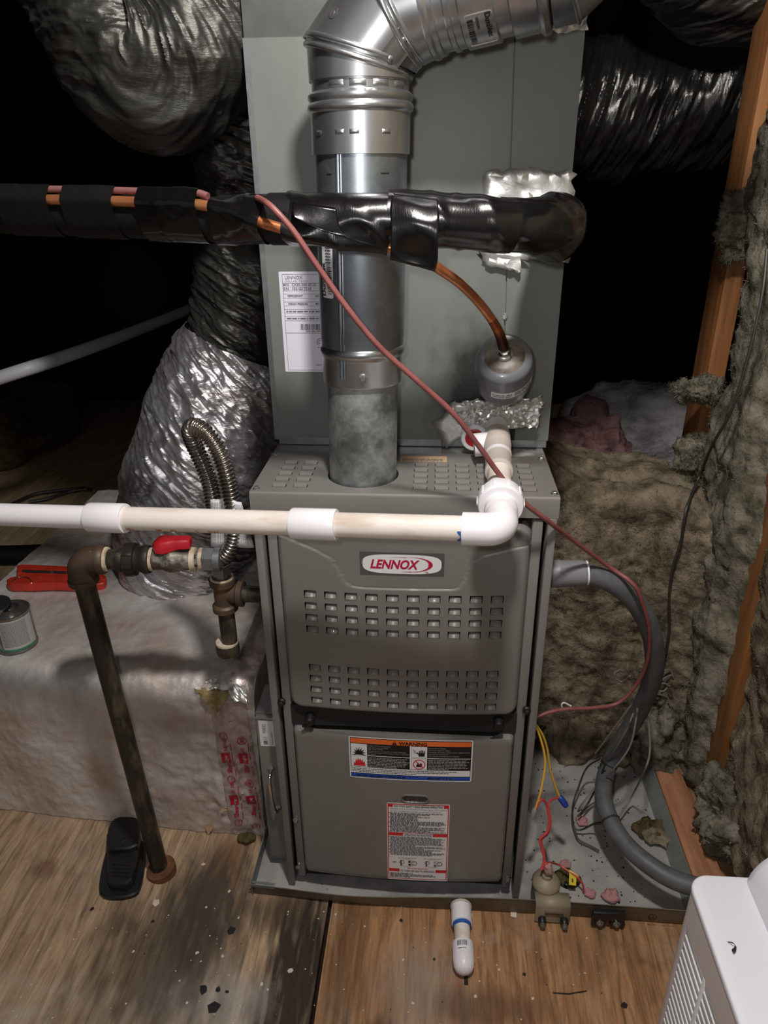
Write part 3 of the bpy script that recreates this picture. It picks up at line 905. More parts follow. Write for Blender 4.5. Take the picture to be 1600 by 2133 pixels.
pr.rect(U(.498), V(.965), U(.502), V(.885), 'black', .0008)
ls = [('Danger of Fire and Explosion.', .56), ('Can cause injury or death.', .5), ('FOR YOUR SAFETY', .38), ('Do not store or use gasoline or other flammable', .92), ('vapors and liquids in the vicinity of this or any other', 1.0), ('appliance.', .2)]
for i, (t, f) in enumerate(ls): pr.text(t, U(.155), V(.205 + i * .041), .0036, 'lightgrey', .0009, width=f * .335 * w)
ls = [('Electric Shock Hazard.', .42), ('Can cause injury or death.', .52), ('Disconnect all remote electric power supplies before', 1.0), ('opening any unit panels.', .48), ('Unit may have multiple power supplies.', .75)]
for i, (t, f) in enumerate(ls): pr.text(t, U(.645), V(.205 + i * .046), .0036, 'lightgrey', .0009, width=f * .335 * w)
for i in range(7):
    pr.greek(U(.155), U(.49), V(.490 + i * .036), .0016, 'lightgrey', (.95, .9, 1, .97, .93, .9, .7)[i], .0009, i)
    pr.greek(U(.645), U(.98), V(.490 + i * .036), .0016, 'lightgrey', (.92, 1, .9, .95, .9, .96, .5)[i], .0009, 40 + i)
for i in range(3): pr.greek(U(.02), U(.98), V(.765 + i * .038), .0014, 'grey', (.9, .83, .55)[i], .0009, 70 + i)
pr.greek(U(.05), U(.46), V(.94), .0024, 'black', 1, .0009, 91)
pr.greek(U(.64), U(.84), V(.94), .0024, 'black', 1, .0009, 92)
# pictograms: blast, flame, hand with spark, no-fumes
cx_, cy_ = U(.082), V(.36)
star = []
for i in range(17):
    t = PI * (1.08 - i / 16 * 1.16)
    r = .0128 if i % 2 == 0 else .0062
    star.append((cx_ + r * math.cos(t) * .95, cy_ + r * math.sin(t) * 1.2 - .0035))
for i in range(16): pr.poly([(cx_, cy_ - .0058), star[i + 1], star[i]], 'black')
fl_ = [(-.0105, 0), (-.0085, .006), (-.007, .004), (-.0055, .0105), (-.0035, .0075), (-.002, .0125), (0, .0085), (.002, .0118), (.0035, .0075), (.006, .0105), (.0065, .0055), (.009, .0075), (.0105, 0)]
fl_ = [(a_, b_ * 1.45) for a_, b_ in fl_]
cf = (U(.082), V(.695))
for i in range(len(fl_) - 1): pr.poly([(cf[0], cf[1]), (cf[0] + fl_[i + 1][0], cf[1] + fl_[i + 1][1]), (cf[0] + fl_[i][0], cf[1] + fl_[i][1])], 'red')
ch = (U(.59), V(.34))
pr.poly([(ch[0] - .005, ch[1] - .005), (ch[0] + .005, ch[1] - .005), (ch[0] + .006, ch[1] + .003), (ch[0] - .005, ch[1] + .003)], 'black')
for k, l_ in enumerate((.0075, .009, .009, .0075)): pr.rect(ch[0] - .0045 + k * .0027, ch[1] + .003, ch[0] - .0026 + k * .0027, ch[1] + l_, 'black', .0008)
pr.poly([(ch[0] - .009, ch[1] + .003), (ch[0] - .0075, ch[1] + .0045), (ch[0] - .004, ch[1] + .0005), (ch[0] - .005, ch[1] - .002)], 'black')
zig = [(-.0155, .010), (-.0115, .006), (-.0128, .004), (-.009, .0005)]
for a_, b_ in zip(zig, zig[1:]): pr.poly([(ch[0] + a_[0], ch[1] + a_[1]), (ch[0] + a_[0] + .0012, ch[1] + a_[1]), (ch[0] + b_[0] + .0012, ch[1] + b_[1]), (ch[0] + b_[0], ch[1] + b_[1])], 'black')
cn = (U(.572), V(.585))
pr.rect(cn[0] - .005, cn[1] - .006, cn[0] + .005, cn[1] - .001, 'black', .0008)
pr.rect(cn[0] - .0035, cn[1] - .001, cn[0] - .001, cn[1] + .004, 'black', .0008)
pr.rect(cn[0] + .001, cn[1] - .001, cn[0] + .0045, cn[1] + .0025, 'black', .0008)
pr.ring(cn[0], cn[1], .0108, .0016, 'red', .001)
pr.poly([(cn[0] - .008, cn[1] + .0085), (cn[0] - .0068, cn[1] + .0092), (cn[0] + .008, cn[1] - .0075), (cn[0] + .0068, cn[1] - .0085)], 'red', .001)
pr.build('warning_label', ld)

# ---------------- operating instruction label
x0, x1, z0, z1 = -.0270, .0842, .0555, .2520
w, h = x1 - x0, z1 - z0
pr.__init__(pr.fn)
pr.round_rect(x0, z0, x1, z1, .0025, 'white', .0002, 10)
for a_, b_, c_, d_ in ((.012, .010, .985, .020), (.012, .012, .028, .985), (.972, .012, .988, .985), (.012, .978, .988, .985), (.012, .370, .988, .376)):
    pr.rect(U(a_), V(d_), U(c_), V(b_), 'red', .0004, 6)
for t, v0, v1, l_, r_ in (('FOR YOUR SAFETY READ BEFORE OPERATING', .016, .052, .095, .905), ('OPERATING INSTRUCTIONS', .372, .410, .26, .74), ('TO TURN OFF GAS TO APPLIANCE', .848, .888, .20, .80)):
    pr.rect(U(.014), V(v1), U(l_), V(v0), 'red', .0005)
    pr.rect(U(r_), V(v1), U(.986), V(v0), 'red', .0005, 2)
    pr.text(t, U((l_ + r_) / 2), V(v1 - .006), .0062, 'grey', .0009, 'c', .025, width=(r_ - l_ - .03) * w)
pr.text('WARNING: If you do not follow these instructions exactly, a fire or explosion', U(.045), V(.075), .0042, 'grey', .0009, width=.92 * w)
pr.text('may result, causing property damage, personal injury or loss of life.', U(.045), V(.103), .0042, 'grey', .0009, width=.82 * w)
rr = random.Random(5)
for i in range(17): pr.greek(U(.05 if i % 4 else .03), U(.965), V(.125 + i * .0145), .0015, 'grey', rr.choice((.96, .9, .7, .98, .93, .5)), .0009, 200 + i)
for i in range(18): pr.greek(U(.05 if i % 3 else .03), U(.965), V(.425 + i * .0138), .0014, 'grey', rr.choice((.95, .92, .6, .98, .9, .45, .75)), .0009, 240 + i)
# valve sketches
for cx_, n_ in ((.33, 1), (.75, 2)):
    c_ = (U(cx_), V(.765))
    pr.ring(c_[0], c_[1], .0105, .0005, 'grey', sx=1.15)
    pr.rect(c_[0] - .013, c_[1] - .008, c_[0] - .0105, c_[1] + .007, 'grey', .0007)
    pr.rect(c_[0] + .002, c_[1] + .001, c_[0] + .006, c_[1] + .006, 'black' if n_ == 1 else 'lightgrey', .0007)
    pr.rect(c_[0] + .002, c_[1] - .007, c_[0] + .0065, c_[1] - .002, 'black' if n_ == 1 else 'grey', .0007)
    pr.ring(c_[0] + .0125, c_[1], .0055, .0012, 'grey')
    pr.ring(c_[0] - .010, c_[1] + .002, .0045, .0008, 'grey')
    pr.greek(c_[0] - .017, c_[0] + .017, c_[1] + .0125, .0012, 'lightgrey', 1, .0007, 300 + n_)
pr.text('OFF', U(.085), V(.765), .004, 'black', bold=.03)
pr.greek(U(.33), U(.68), V(.838), .0013, 'red', 1, .0009, 330)
for i in range(4): pr.greek(U(.04), U(.81), V(.912 + i * .016), .0015, 'grey', (.5, .95, 1, .45)[i], .0009, 350 + i)
pr.build('instruction_label', ld)

# ================================================================== FILTER CABINET AT THE FURNACE'S LEFT
fc = thing('filter_cabinet', 'narrow grey filter cabinet with polished handle at the furnace left side', 'cabinet', (-.25, .03, .01))
FX0, FX1 = -.2665, -.2245
MB().box((FX0, .036, .012), (FX1, .115, .384)).build('cabinet_body', 'paint', fc, smooth=0)
fd = MB().box((FX0 + .002, .026, .030), (FX1, .0358, .3835), 0, .0012).build('filter_door', 'paint', fc, smooth=30)
MB().box((FX0 + .001, .0245, .380), (FX1, .0262, .3828)).build('door_lip', 'galv', fd, smooth=0)
pr = Print(lambda u, v, l: (u, .0257 - l, v))
a, b = at(541, 1500, y=.0255), at(574, 1577, y=.0255)
pr.rect(-.2600, .3170, -.2290, .3760, 'white', .0002)
pr.text('93022', -.2478, .3480, .0085, 'grey', .0006, rot=PI / 2)
pr.greek(-.2385, -.2365, .32, .03, 'lightgrey', 1, .0006)
pr.rect(-.2535, .3215, -.2465, .3285, 'black', .0006)
pr.ring(-.250, .325, .0024, .0008, 'white', .0008)
for a_, b_, c_, d_ in ((-.2535, .3300, -.2465, .3308), (-.2535, .3380, -.2465, .3388), (-.2535, .3300, -.2528, .3388), (-.2472, .3300, -.2465, .3388), (-.2508, .3318, -.2488, .3372)): pr.rect(a_, b_, c_, d_, 'lightgrey', .0006)
pr.build('door_label', fd)
hz0, hz1 = .262, .162
mb = MB()
hp = spline([(-.2455, .026, hz0), (-.2452, .012, hz0 - .004), (-.2445, .004, hz0 - .018), (-.2425, .001, (hz0 + hz1) / 2), (-.2405, .006, hz1 + .018), (-.2395, .014, hz1 + .005), (-.239, .026, hz1)], 26)
mb.tube(hp, .0034, 12)
for c in (hp[0], hp[-1]): mb.lathe([(.0068, -.001), (.0068, .002), (.004, .0038)], c + np.array([0, 0, .002]), (0, -1, 0), 16)
hd = mb.build('handle', 'chrome', fd)

# ================================================================== COIL CABINET
coil = thing('coil_cabinet', 'grey evaporator coil cabinet standing on the furnace top', 'coil cabinet', (0, .19, .838))
CW, CY0, CZ0, CZ1 = .2288, .188, .8395, 1.4235
cxo = .0022
mb = MB()
mb.box((cxo - CW, CY0 + .006, CZ0 + .012), (cxo + CW, .69, CZ1))
mb.build('coil_body', 'coilpaint', coil, smooth=0)
MB().box((cxo - CW + .006, CY0 + .002, CZ0 + .0), (cxo + CW - .002, CY0 + .006, CZ0 + .0135)).build('base_strip', 'galv', coil, smooth=0)
sx = lambda z: .1505 - (z - 1.096) * .0405
def slab(x0a, x0b, x1a, x1b, name, m='coilpaint', y=CY0, zb=CZ0 + .013, zt=CZ1, t=.0062):
    mb = MB()
    V = [(x0a, y, zb), (x1a, y, zb), (x1b, y, zt), (x0b, y, zt), (x0a, y + t, zb), (x1a, y + t, zb), (x1b, y + t, zt), (x0b, y + t, zt)]
    mb.add(V, [(0, 1, 2, 3), (7, 6, 5, 4), (0, 4, 5, 1), (1, 5, 6, 2), (2, 6, 7, 3), (3, 7, 4, 0)])
    return mb.build(name, m, coil, smooth=0)
pl = slab(cxo - CW + .004, cxo - CW + .004, .1525, .1385, 'access_panel', y=CY0 - .0015)
slab(.1545, .1405, cxo + CW, cxo + CW, 'side_panel')
MB().box((cxo - CW - .0005, CY0 - .0025, CZ0 + .01), (cxo - CW + .0075, CY0 + .006, CZ1)).build('edge_tape', 'galv', coil, smooth=0)
screw(coil, at(1050, 660, y=CY0), (0, -1, .1), .0042)
# drain opening
MB().box((.098, CY0 - .0022, .853), (.176, CY0 - .0014, .905)).build('drain_opening', 'darkgap', coil, smooth=0)
# soot left by the torch
# rating label
pr = Print(lambda u, v, l: (u, CY0 - .0016 - l, v))
x0, x1, z0, z1 = -.2005, -.0905, .9655, 1.1210
w, h = x1 - x0, z1 - z0
pr.round_rect(x0, z0, x1, z1, .0015, 'whitecoil', .0002, 4)
def ln(v, m='grey', t=.0004): pr.rect(U(.045), V(v) - t, U(.955), V(v) + t, m, .0004)
for v, m in ((.028, 'grey'), (.110, 'grey'), (.146, 'lightgrey'), (.184, 'grey'), (.216, 'lightgrey'), (.256, 'lightgrey'), (.292, 'grey'), (.330, 'lightgrey'), (.366, 'grey'), (.400, 'lightgrey'), (.436, 'lightgrey'), (.476, 'grey'), (.600, 'grey'), (.982, 'grey')): ln(v, m, .0003)
pr.rect(U(.045), V(.982), U(.050), V(.028), 'grey', .0004)
pr.rect(U(.950), V(.982), U(.955), V(.028), 'grey', .0004)
pr.text('LENNOX', U(.085), V(.072), .0068, 'grey', .0006, width=.0275)
pr.text('DALLAS, TEXAS', U(.080), V(.100), .0044, 'lightgrey', .0006, width=.0370)
pr.text('M/N', U(.055), V(.137), .0052, 'grey', .0006, width=.0088, bold=.015)
pr.text('CX35-36B-6F-20', U(.175), V(.137), .0052, 'grey', .0006, width=.0385, bold=.015)
pr.text('S/N', U(.055), V(.175), .0052, 'grey', .0006, width=.0082, bold=.015)
pr.text('1521G17533', U(.180), V(.175), .0052, 'grey', .0006, width=.0295, bold=.015)
pr.text('REFRIGERANT', U(.110), V(.245), .0045, 'grey', .0006, width=.0235, bold=.02)
pr.text('SEE B', U(.50), V(.245), .0045, 'grey', .0006, width=.0100, bold=.02)
pr.text('DESIGN PRESSURE', U(.110), V(.320), .0045, 'grey', .0006, width=.0310, bold=.02)
pr.text('MIN 4', U(.50), V(.320), .0045, 'grey', .0006, width=.0100, bold=.02)
pr.greek(U(.075), U(.93), V(.391), .0018, 'grey', 1, .0006, 7)
pr.greek(U(.075), U(.93), V(.461), .0018, 'grey', 1, .0006, 8)
rr = random.Random(3)
u = U(.26)
while u < U(.74):
    bw = rr.choice((.0005, .0009, .0015))
    pr.rect(u, V(.568), u + bw, V(.508), 'grey', .0006)
    u += bw + rr.choice((.0005, .0008, .0013))
pr.greek(U(.34), U(.56), V(.588), .0022, 'lightgrey', 1, .0006, 12)
pr.ring(U(.545), V(.690), .0062, .0009, 'grey', .0006); pr.ring(U(.545), V(.690), .0036, .0009, 'grey', .0006)
pr.greek(U(.50), U(.62), V(.752), .002, 'lightgrey', 1, .0006, 13)
pr.text('PART', U(.47), V(.935), .004, 'grey', .0006)
pr.build('rating_label', coil)

# plenum above
plen = thing('supply_plenum', 'galvanised supply plenum with foil taped corner above the coil cabinet', 'duct', (0, .2, 1.4235))
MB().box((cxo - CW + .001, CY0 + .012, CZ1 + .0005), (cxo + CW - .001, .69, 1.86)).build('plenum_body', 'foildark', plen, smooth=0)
mb = MB().box((cxo - CW + .0, CY0 + .004, CZ1 + .0005), (.06, CY0 + .0115, CZ1 + .05))
mb.build('plenum_collar', 'plenum_dull', plen, smooth=0)
def crumple(corners, nu, nv, amp, fr, seed, jag=.004, origin_y=None):
    a, b, c, d = (np.array(p, float) for p in corners)   # tl, tr, br, bl
    u = np.linspace(0, 1, nu)[:, None, None]; v = np.linspace(0, 1, nv)[None, :, None]
    P = (a * (1 - u) + b * u) * (1 - v) + (d * (1 - u) + c * u) * v
    Nn = np.cross(b - a, d - a); Nn = Nn / np.linalg.norm(Nn)
    if Nn[1] > 0: Nn = -Nn
    rs = np.random.RandomState(seed)
    e = rs.uniform(0, 1, P.shape[:2]) ** 1.6 * amp + amp * .8 * (fbm(P * fr * .5, 2, seed) * .5 + .5)
    P = P + Nn * (np.abs(e)[..., None] + .0004)
    P = P + (rs.uniform(-.35, .35, P.shape[:2])[..., None] * unit(b - a) * np.linalg.norm(b - a) / nu + rs.uniform(-.35, .35, P.shape[:2])[..., None] * unit(d - a) * np.linalg.norm(d - a) / nv)
    j = fbm(P * 90, 2, seed + 5)[..., None] * jag
    k = fbm(P * 90 + 9, 2, seed + 6)[..., None] * jag
    edge = (np.minimum(np.minimum(u, 1 - u), np.minimum(v, 1 - v)) < .06)
    P = P + edge * (j * unit(b - a) + k * unit(d - a))
    return P
mb = MB()
mb.grid(crumple([at(1150, 20, y=CY0), at(1226, 8, y=CY0), at(1223, 61, y=CY0), at(1140, 70, y=CY0)], 9, 7, .003, 60, 3, .002))
mb.build('foil_tape', 'foil', plen, smooth=0, recalc=False)

# ================================================================== FLUE
FA = lambda z: np.array([-.0640 + .0085 * (z - .838) / .5, .0645 + .001 * (z - .838), z])
flue = thing('flue_pipe', 'upright galvanised flue pipe rising from the furnace top to its first elbow seam', 'flue pipe', (-.064, .0645, .838))
def flathe(name, prof, m, parent=flue, n=48):
    R = []
    th = np.arange(n) * 2 * PI / n
    for r, z in prof:
        c = FA(z)
        R.append([c + r * np.array([math.cos(t), math.sin(t), 0]) for t in th])
    return MB().rings(R).build(name, m, parent, smooth=35)
flathe('lower_pipe', [(.0512, .822), (.0512, .994), (.0500, .994)], 'spangle')
col = flathe('draw_band', [(.0545, .985), (.0560, .985), (.0568, .988), (.0568, 1.022), (.0578, 1.024), (.0600, 1.028), (.0608, 1.032), (.0600, 1.036), (.0585, 1.038), (.0578, 1.039)], 'vent')
screw(col, FA(1.0015) + np.array([.0062, -.0565, 0]), (.1, -1, 0), .0048)
flathe('outer_pipe', [(.0583, 1.030), (.0583, 1.045), (.0590, 1.049), (.0592, 1.276)], 'ventdull')
# lock seam down the outer pipe
mb = MB()
for dx, wdt in ((-.024, .0016), (-.0195, .0012)):
    P = []
    for z in np.linspace(.999, 1.276, 8):
        rad = .0592 if z > 1.045 else .0575
        c = FA(z)
        a0 = math.asin(dx / rad)
        P.append([c + (rad + .0011 * k) * np.array([math.sin(a0 + q / rad), -math.cos(a0 + q / rad), 0]) for q, k in ((-wdt * 1.6, 0), (-wdt * .5, 1), (wdt * .5, 1), (wdt * 1.6, 0))])
    mb.grid(P)
mb.build('lock_seam', 'ventdull', flue, smooth=50)
# pressed dashes
def dash(parent, z, ang, wd, hgt, rad, depth=.0009, m='vent', name='pressed_tab'):
    c = FA(z)
    P = []
    for i in range(7):
        q = i / 6 * 2 - 1
        a0 = ang + q * wd / 2 / rad
        prof = max(0, 1 - q ** 4)
        P.append([c + (rad + depth * prof * e) * np.array([math.sin(a0), -math.cos(a0), 0]) + np.array([0, 0, y_ * hgt / 2]) for y_, e in ((-1, 0), (-.5, 1), (.5, 1), (1, 0))])
    return MB().grid(P).build(name, m, parent, smooth=60)
for ang, wd in ((-.62, .010), (.62, .012)): dash(flue, 1.255, ang, wd, .002, .0592, m='darkgap')
ad = flathe('adapter', [(.0592, 1.276), (.0622, 1.2765), (.0622, 1.322), (.0630, 1.3225), (.0655, 1.325), (.0662, 1.3285), (.0648, 1.332), (.0632, 1.3335), (.0638, 1.335), (.0652, 1.338), (.0650, 1.3415), (.0620, 1.344), (.0600, 1.345), (.0600, 1.356), (.0626, 1.3565)], 'vent')
for ang in (-.32, -.02, .62, -.85): dash(ad, 1.300, ang, .0115, .0052, .0622, .0016)
for ang in (-.40, .05, .52, .98): dash(ad, 1.3505, ang, .020, .008, .0602, .0018)
# pipe sticker
A0 = -.70
pr = Print(lambda u, v, l: tuple(FA(v) + (.0593 + l) * np.array([math.sin(u / .0593), -math.cos(u / .0593), 0])))
u0, u1 = -.0565, -.0345
pr.round_rect(u0, 1.106, u1, 1.186, .003, 'white', .0002, 8)
pr.text('DuraVent', u0 + .0072, 1.1085, .0105, 'black', .0006, rot=PI / 2, bold=.03)
pr.bars(u1 - .0095, u1 - .002, 1.111, 1.145, 'black', 4, .0006, False)
for k in range(9): pr.greek(u0 + .008, u1 - .002, 1.150 + k * .0037, .0016, 'grey', .9, .0006, k + 60)
for k in range(4): pr.rect(u0 + .0105 + k * .0018, 1.118, u0 + .0113 + k * .0018, 1.176, 'grey', .0006)
pr.build('pipe_sticker', flue)

# elbow and horizontal run
flx = thing('flue_elbow', 'bright adjustable vent elbow turning the flue pipe to the right', 'flue elbow', (-.055, .066, 1.36))
P0 = FA(1.356)
P1 = np.array([-.0552, .066, 1.3835])
P2 = np.array([-.012, .062, 1.431])
P3 = np.array([.030, .056, 1.441])
P4 = np.array([.158, .030, 1.462])
RV = .0638
def cut_ring(c, axis, nrm, r, n=48):
    a, nn = unit(axis), unit(nrm)
    u = unit(np.cross((0, 1, 0), a)); w = np.cross(a, u)
    out = []
    for t in np.arange(n) * 2 * PI / n:
        o = r * (math.cos(t) * u + math.sin(t) * w)
        out.append(c + o + a * (-(o @ nn) / (a @ nn)))
    return np.array(out)
a1, a2, a3 = unit((P1 - P0) * np.array([.1, .1, 1])), unit(P2 - P1), unit(P4 - P3)
n1 = unit(a1 + a2 + np.array([-.10, 0, .25])); n2 = unit(a2 + a3)
r00 = cut_ring(P0, a1, a1, RV - .0008); r01 = cut_ring(P1, a1, n1, RV)
g = MB().rings([cut_ring(P0, a1, a1, .0600), r00, r01], cap=False).build('elbow_gore', 'vent', flx, smooth=35)
r10 = cut_ring(P1, a2, n1, RV); r11 = cut_ring(P2, a2, n2, RV)
MB().rings([r10, r11], cap=False).build('elbow_gore', 'vent', flx, smooth=35)
r20 = cut_ring(P2, a3, n2, RV); r21 = cut_ring(P3, a3, a3, RV)
MB().rings([r20, r21], cap=False).build('elbow_gore', 'vent', flx, smooth=35)
for c, ax, nn, off in ((P1, a1, n1, -.0055), (P1, a1, n1, .0045), (P2, a2, n2, -.004), (P2, a2, n2, .004)):
    ring = cut_ring(c + unit(nn) * off, unit(ax + nn), nn, RV + .0012)
    MB().tube(ring, .0034, 8, closed=True).build('swivel_bead', 'vent', flx, smooth=60)
# riveted seam strap of the second gore
mid = (P1 + P2) / 2
side = unit(np.cross(a2, (0, 1, 0)))
if side[0] < 0: side = -side
for k, (dt) in enumerate((-.0125, .0125)):
    ang = .62
    d = unit(math.cos(ang) * np.array([0, -1, 0]) + math.sin(ang) * side)
    rv = MB().lathe([(.0038, 0), (.0036, .0012), (.002, .0022)], mid + a2 * dt + d * (RV - .0002), d, 14).build('rivet', 'vent', flx)
d0 = unit(math.cos(.45) * np.array([0, -1, 0]) + math.sin(.45) * side)
P = []
for t in np.linspace(-.026, .024, 6):
    P.append([mid + a2 * t + (RV + .0008 * k) * unit(math.cos(q) * np.array([0, -1, 0]) + math.sin(q) * side) for q, k in ((.40, 0), (.41, 1), (.85, 1), (.86, 0))])
MB().grid(P).build('seam_strap', 'vent', flx, smooth=30)
# dent of the second gore
best = None
for t in np.linspace(-.03, .035, 40):
    for g_ in np.linspace(-1.3, 1.3, 60):
        d = math.cos(g_) * np.array([0, -1, 0]) + math.sin(g_) * side
        p = mid + a2 * t + d * RV
        q = p - CAM
        e = abs(800 + FPX * (q @ RGT) / (q @ FWD) - 692) + abs(1066.5 - FPX * (q @ UPV) / (q @ FWD) - 26)
        if best is None or e < best[0]: best = (e, p, d)
MB().lathe([(.0070, .0002), (.0050, .0008), (.0030, .0003), (.0018, .0009)], best[1], best[2], 20).build('rivet', 'vent', flx)

run = thing('vent_run', 'horizontal vent pipe with a barcode sticker leading right from the elbow', 'flue pipe', tuple(P3))
Lr = np.linalg.norm(P4 - P3)
MB().lathe([(RV - .002, -.006), (RV + .0, -.006), (RV + .0022, -.003), (RV + .0022, .001), (RV, .004), (RV, .009), (RV - .0035, .010), (RV - .0035, .020), (RV - .001, .022), (RV - .001, .027), (RV - .003, .028), (RV - .003, .036), (RV, .038), (RV, Lr - .058), (RV - .004, Lr - .056), (RV - .004, Lr - .042), (RV, Lr - .040), (RV, Lr - .012), (RV + .003, Lr - .010), (RV + .0045, Lr - .006), (RV + .003, Lr - .001), (RV, Lr), (RV - .004, Lr + .001)], P3, a3, 48).build('run_pipe', 'vent', run, smooth=30)
sd = unit(np.cross(a3, (0, 1, 0)))
fr_ = unit(np.cross(sd, a3)); fr_ = fr_ if fr_[1] < 0 else -fr_
dn = unit(np.cross(a3, fr_)); dn = dn if dn[2] < 0 else -dn
pr = Print(lambda u, v, l: tuple(P3 + a3 * u + (RV + l) * (math.cos(v / RV) * fr_ - math.sin(v / RV) * dn)))
pr.round_rect(.042, -.086, .073, -.040, .003, 'white', .0004, 6)
pr.text('DuraVent', .0650, -.0420, .0085, 'black', .0012, rot=-PI / 2, bold=.03, width=.030)
pr.bars(.0445, .051, -.080, -.046, 'black', 9, .0010, False)
pr.text('4GVL90', .0545, -.0440, .0042, 'black', .0012, rot=-PI / 2, bold=.03)
for k in range(2): pr.rect(.0585 + k * .0028, -.082, .0594 + k * .0028, -.044, 'lightgrey', .0010)
pr.build('pipe_sticker', run)
end = thing('upper_elbow', 'dull vent elbow climbing out of view from the run above the cabinet corner', 'flue elbow', tuple(P4))
P5 = P4 + np.array([.105, -.02, .085])
a5 = unit(P5 - P4)
n4 = unit(a3 + a5)
MB().rings([cut_ring(P4 + a3 * .003, a3, a3, RV - .001), cut_ring(P4 + a3 * .014, a3, n4, RV - .001)], cap=False).build('elbow_gore', 'ventdull', end, smooth=35)
MB().rings([cut_ring(P4 + a3 * .014, a5, n4, RV - .001), cut_ring(P5 + a5 * .1, a5, a5, RV - .001)], cap=False).build('elbow_gore', 'ventdull', end, smooth=35)
rr_ = cut_ring(P4 + a3 * .014, unit(a3 + a5), n4, RV)
MB().tube(rr_, .003, 8, closed=True).build('swivel_bead', 'ventdull', end, smooth=60)

# ================================================================== LINE SET
ls_ = thing('refrigerant_line', 'black taped refrigerant line running across the cabinets with bare copper showing', 'refrigerant line', (0, -.05, 1.2))
LP = spline([(-.72, .055, 1.222), (-.52, .028, 1.2135), (-.36, .0, 1.2095), (-.24, -.03, 1.206), (-.10, -.052, 1.207), (.02, -.052, 1.205), (.115, -.035, 1.1975), (.172, .005, 1.192), (.196, .07, 1.188), (.20, .20, 1.186)], 220)
MB().tube(LP, .0255, 20).build('foam_tube', 'blackfoam', ls_)
def px_of(p):
    d = p - CAM
    return 800 + FPX * (d @ RGT) / (d @ FWD)
LPX = np.array([px_of(p) for p in LP])
def lp_at(px):
    i = int(np.argmin(np.abs(LPX[:170] - px)))
    return i
ic = int(np.argmin(np.abs(LPX[:172] - 822)))
cop = LP[:ic].copy()
for i in range(len(cop)):
    cop[i] += np.array([0, np.interp(LPX[i], [420, 560, 640, 720, 815], [-.0262, -.0300, -.0262, -.0200, -.0120]), np.interp(LPX[i], [420, 500, 560, 640, 720, 815], [.0185, .012, -.0025, -.016, -.0235, -.0300])])
wir = LP[:100] + np.array([0, -.0195, .0305])
for i in range(len(wir)):
    t = np.clip((LPX[i] - 430) / 130, 0, 1)
    wir[i] += np.array([0, -.013 * t, -.026 * t])
cp_end = [cop[-1], at(862, 528, y=-.064), at(888, 543, y=-.062), at(912, 558, y=-.055), at(960, 592, y=-.02), at(1004, 638, y=.035), at(1034, 682, y=.055), at(1047, 716, y=.062), at(1051, 738, y=.068)]
cpath = np.vstack([cop[:-2:4], spline(cp_end, 60)])
MB().tube(spline(cpath, 150), .0062, 14).build('copper_line', 'copper', ls_)
MB().tube(spline(cp_end, 60)[46:] + np.array([0, -.0003, 0]), np.linspace(.0064, .0078, 14), 14).build('stained_copper', 'copper_burnt', ls_)
# convex tape sleeves around the bundle
def hull2(pts):
    pts = sorted(map(tuple, pts))
    def half(p):
        h = []
        for q in p:
            while len(h) > 1 and (h[-1][0] - h[-2][0]) * (q[1] - h[-2][1]) - (h[-1][1] - h[-2][1]) * (q[0] - h[-2][0]) <= 0: h.pop()
            h.append(q)
        return h[:-1]
    return np.array(half(pts) + half(pts[::-1]))
def resample(poly, n):
    q = np.vstack([poly, poly[:1]])
    s = np.concatenate([[0], np.cumsum(np.linalg.norm(np.diff(q, axis=0), axis=1))])
    t = np.linspace(0, s[-1], n, endpoint=False)
    return np.stack([np.interp(t, s, q[:, 0]), np.interp(t, s, q[:, 1])], 1)
def sleeve(pxa, pxb, m, grow=.0012, circles=True, wr=.0012, seed=0, skew=0.0, fr=70, n=56, steps=26, name='tape_wrap', wig=.0):
    xs_ = np.linspace(pxa, pxb, steps)
    R = []
    for k, x in enumerate(xs_):
        i = np.interp(x, LPX[:172], np.arange(172))
        f = lambda A: np.array([np.interp(i, np.arange(len(A)), A[:, c]) for c in range(3)])
        c = f(LP)
        T = unit(f(np.gradient(LP, axis=0)))
        sd = unit(np.cross(T, (0, 0, 1))); up = np.cross(sd, T)
        pts = []
        cs = [((0, 0), .0258)]
        if circles:
            for A, rad in ((cop, .0062), (wir, .0042)):
                if i < len(A) - 1:
                    d = f(A) - c
                    cs.append(((d @ sd, d @ up), rad))
        for (a_, b_), rad in cs:
            for t in np.arange(24) * PI / 12: pts.append((a_ + (rad + grow) * math.cos(t), b_ + (rad + grow) * math.sin(t)))
        h = resample(hull2(pts), n)
        h = np.roll(h, -int(np.argmin(np.abs(np.arctan2(h[:, 1], h[:, 0]) - PI / 2))), 0)
        ph = np.arange(n) / n * 2 * PI
        R.append([c + sd * p[0] + up * p[1] + T * skew * math.cos(ph[j]) for j, p in enumerate(h)])
    R = np.array(R)
    cen = R.mean(1, keepdims=True)
    nr = R - cen; nr /= np.linalg.norm(nr, axis=2, keepdims=True)
    if wr:
        q = R * fr
        qq = np.stack([q[..., 0] * .35 + q[..., 2] * .22, q[..., 1] * .25, q[..., 2] * .3 - q[..., 0] * .1], -1)
        e = np.clip(ridge(qq, 2, seed) - .45, 0, 2) * 1.5 + .35 * fbm(R * 16, 2, seed + 3)
        R = R + nr * ((e + .4) * wr)[..., None]
    return MB().rings(R, cap=False).build(name, m, ls_, smooth=50)
sleeve(-60, 0, 'blackfoam', wr=.0003, seed=1)
sleeve(31, 137, 'blackfoam', wr=.0004, seed=2)
sleeve(164, 270, 'blackfoam', wr=.0004, seed=3)
sleeve(318, 438, 'blacktape', wr=.0009, seed=4, fr=120)
sleeve(462, 562, 'blacktape', wr=.0016, seed=5, skew=.004)
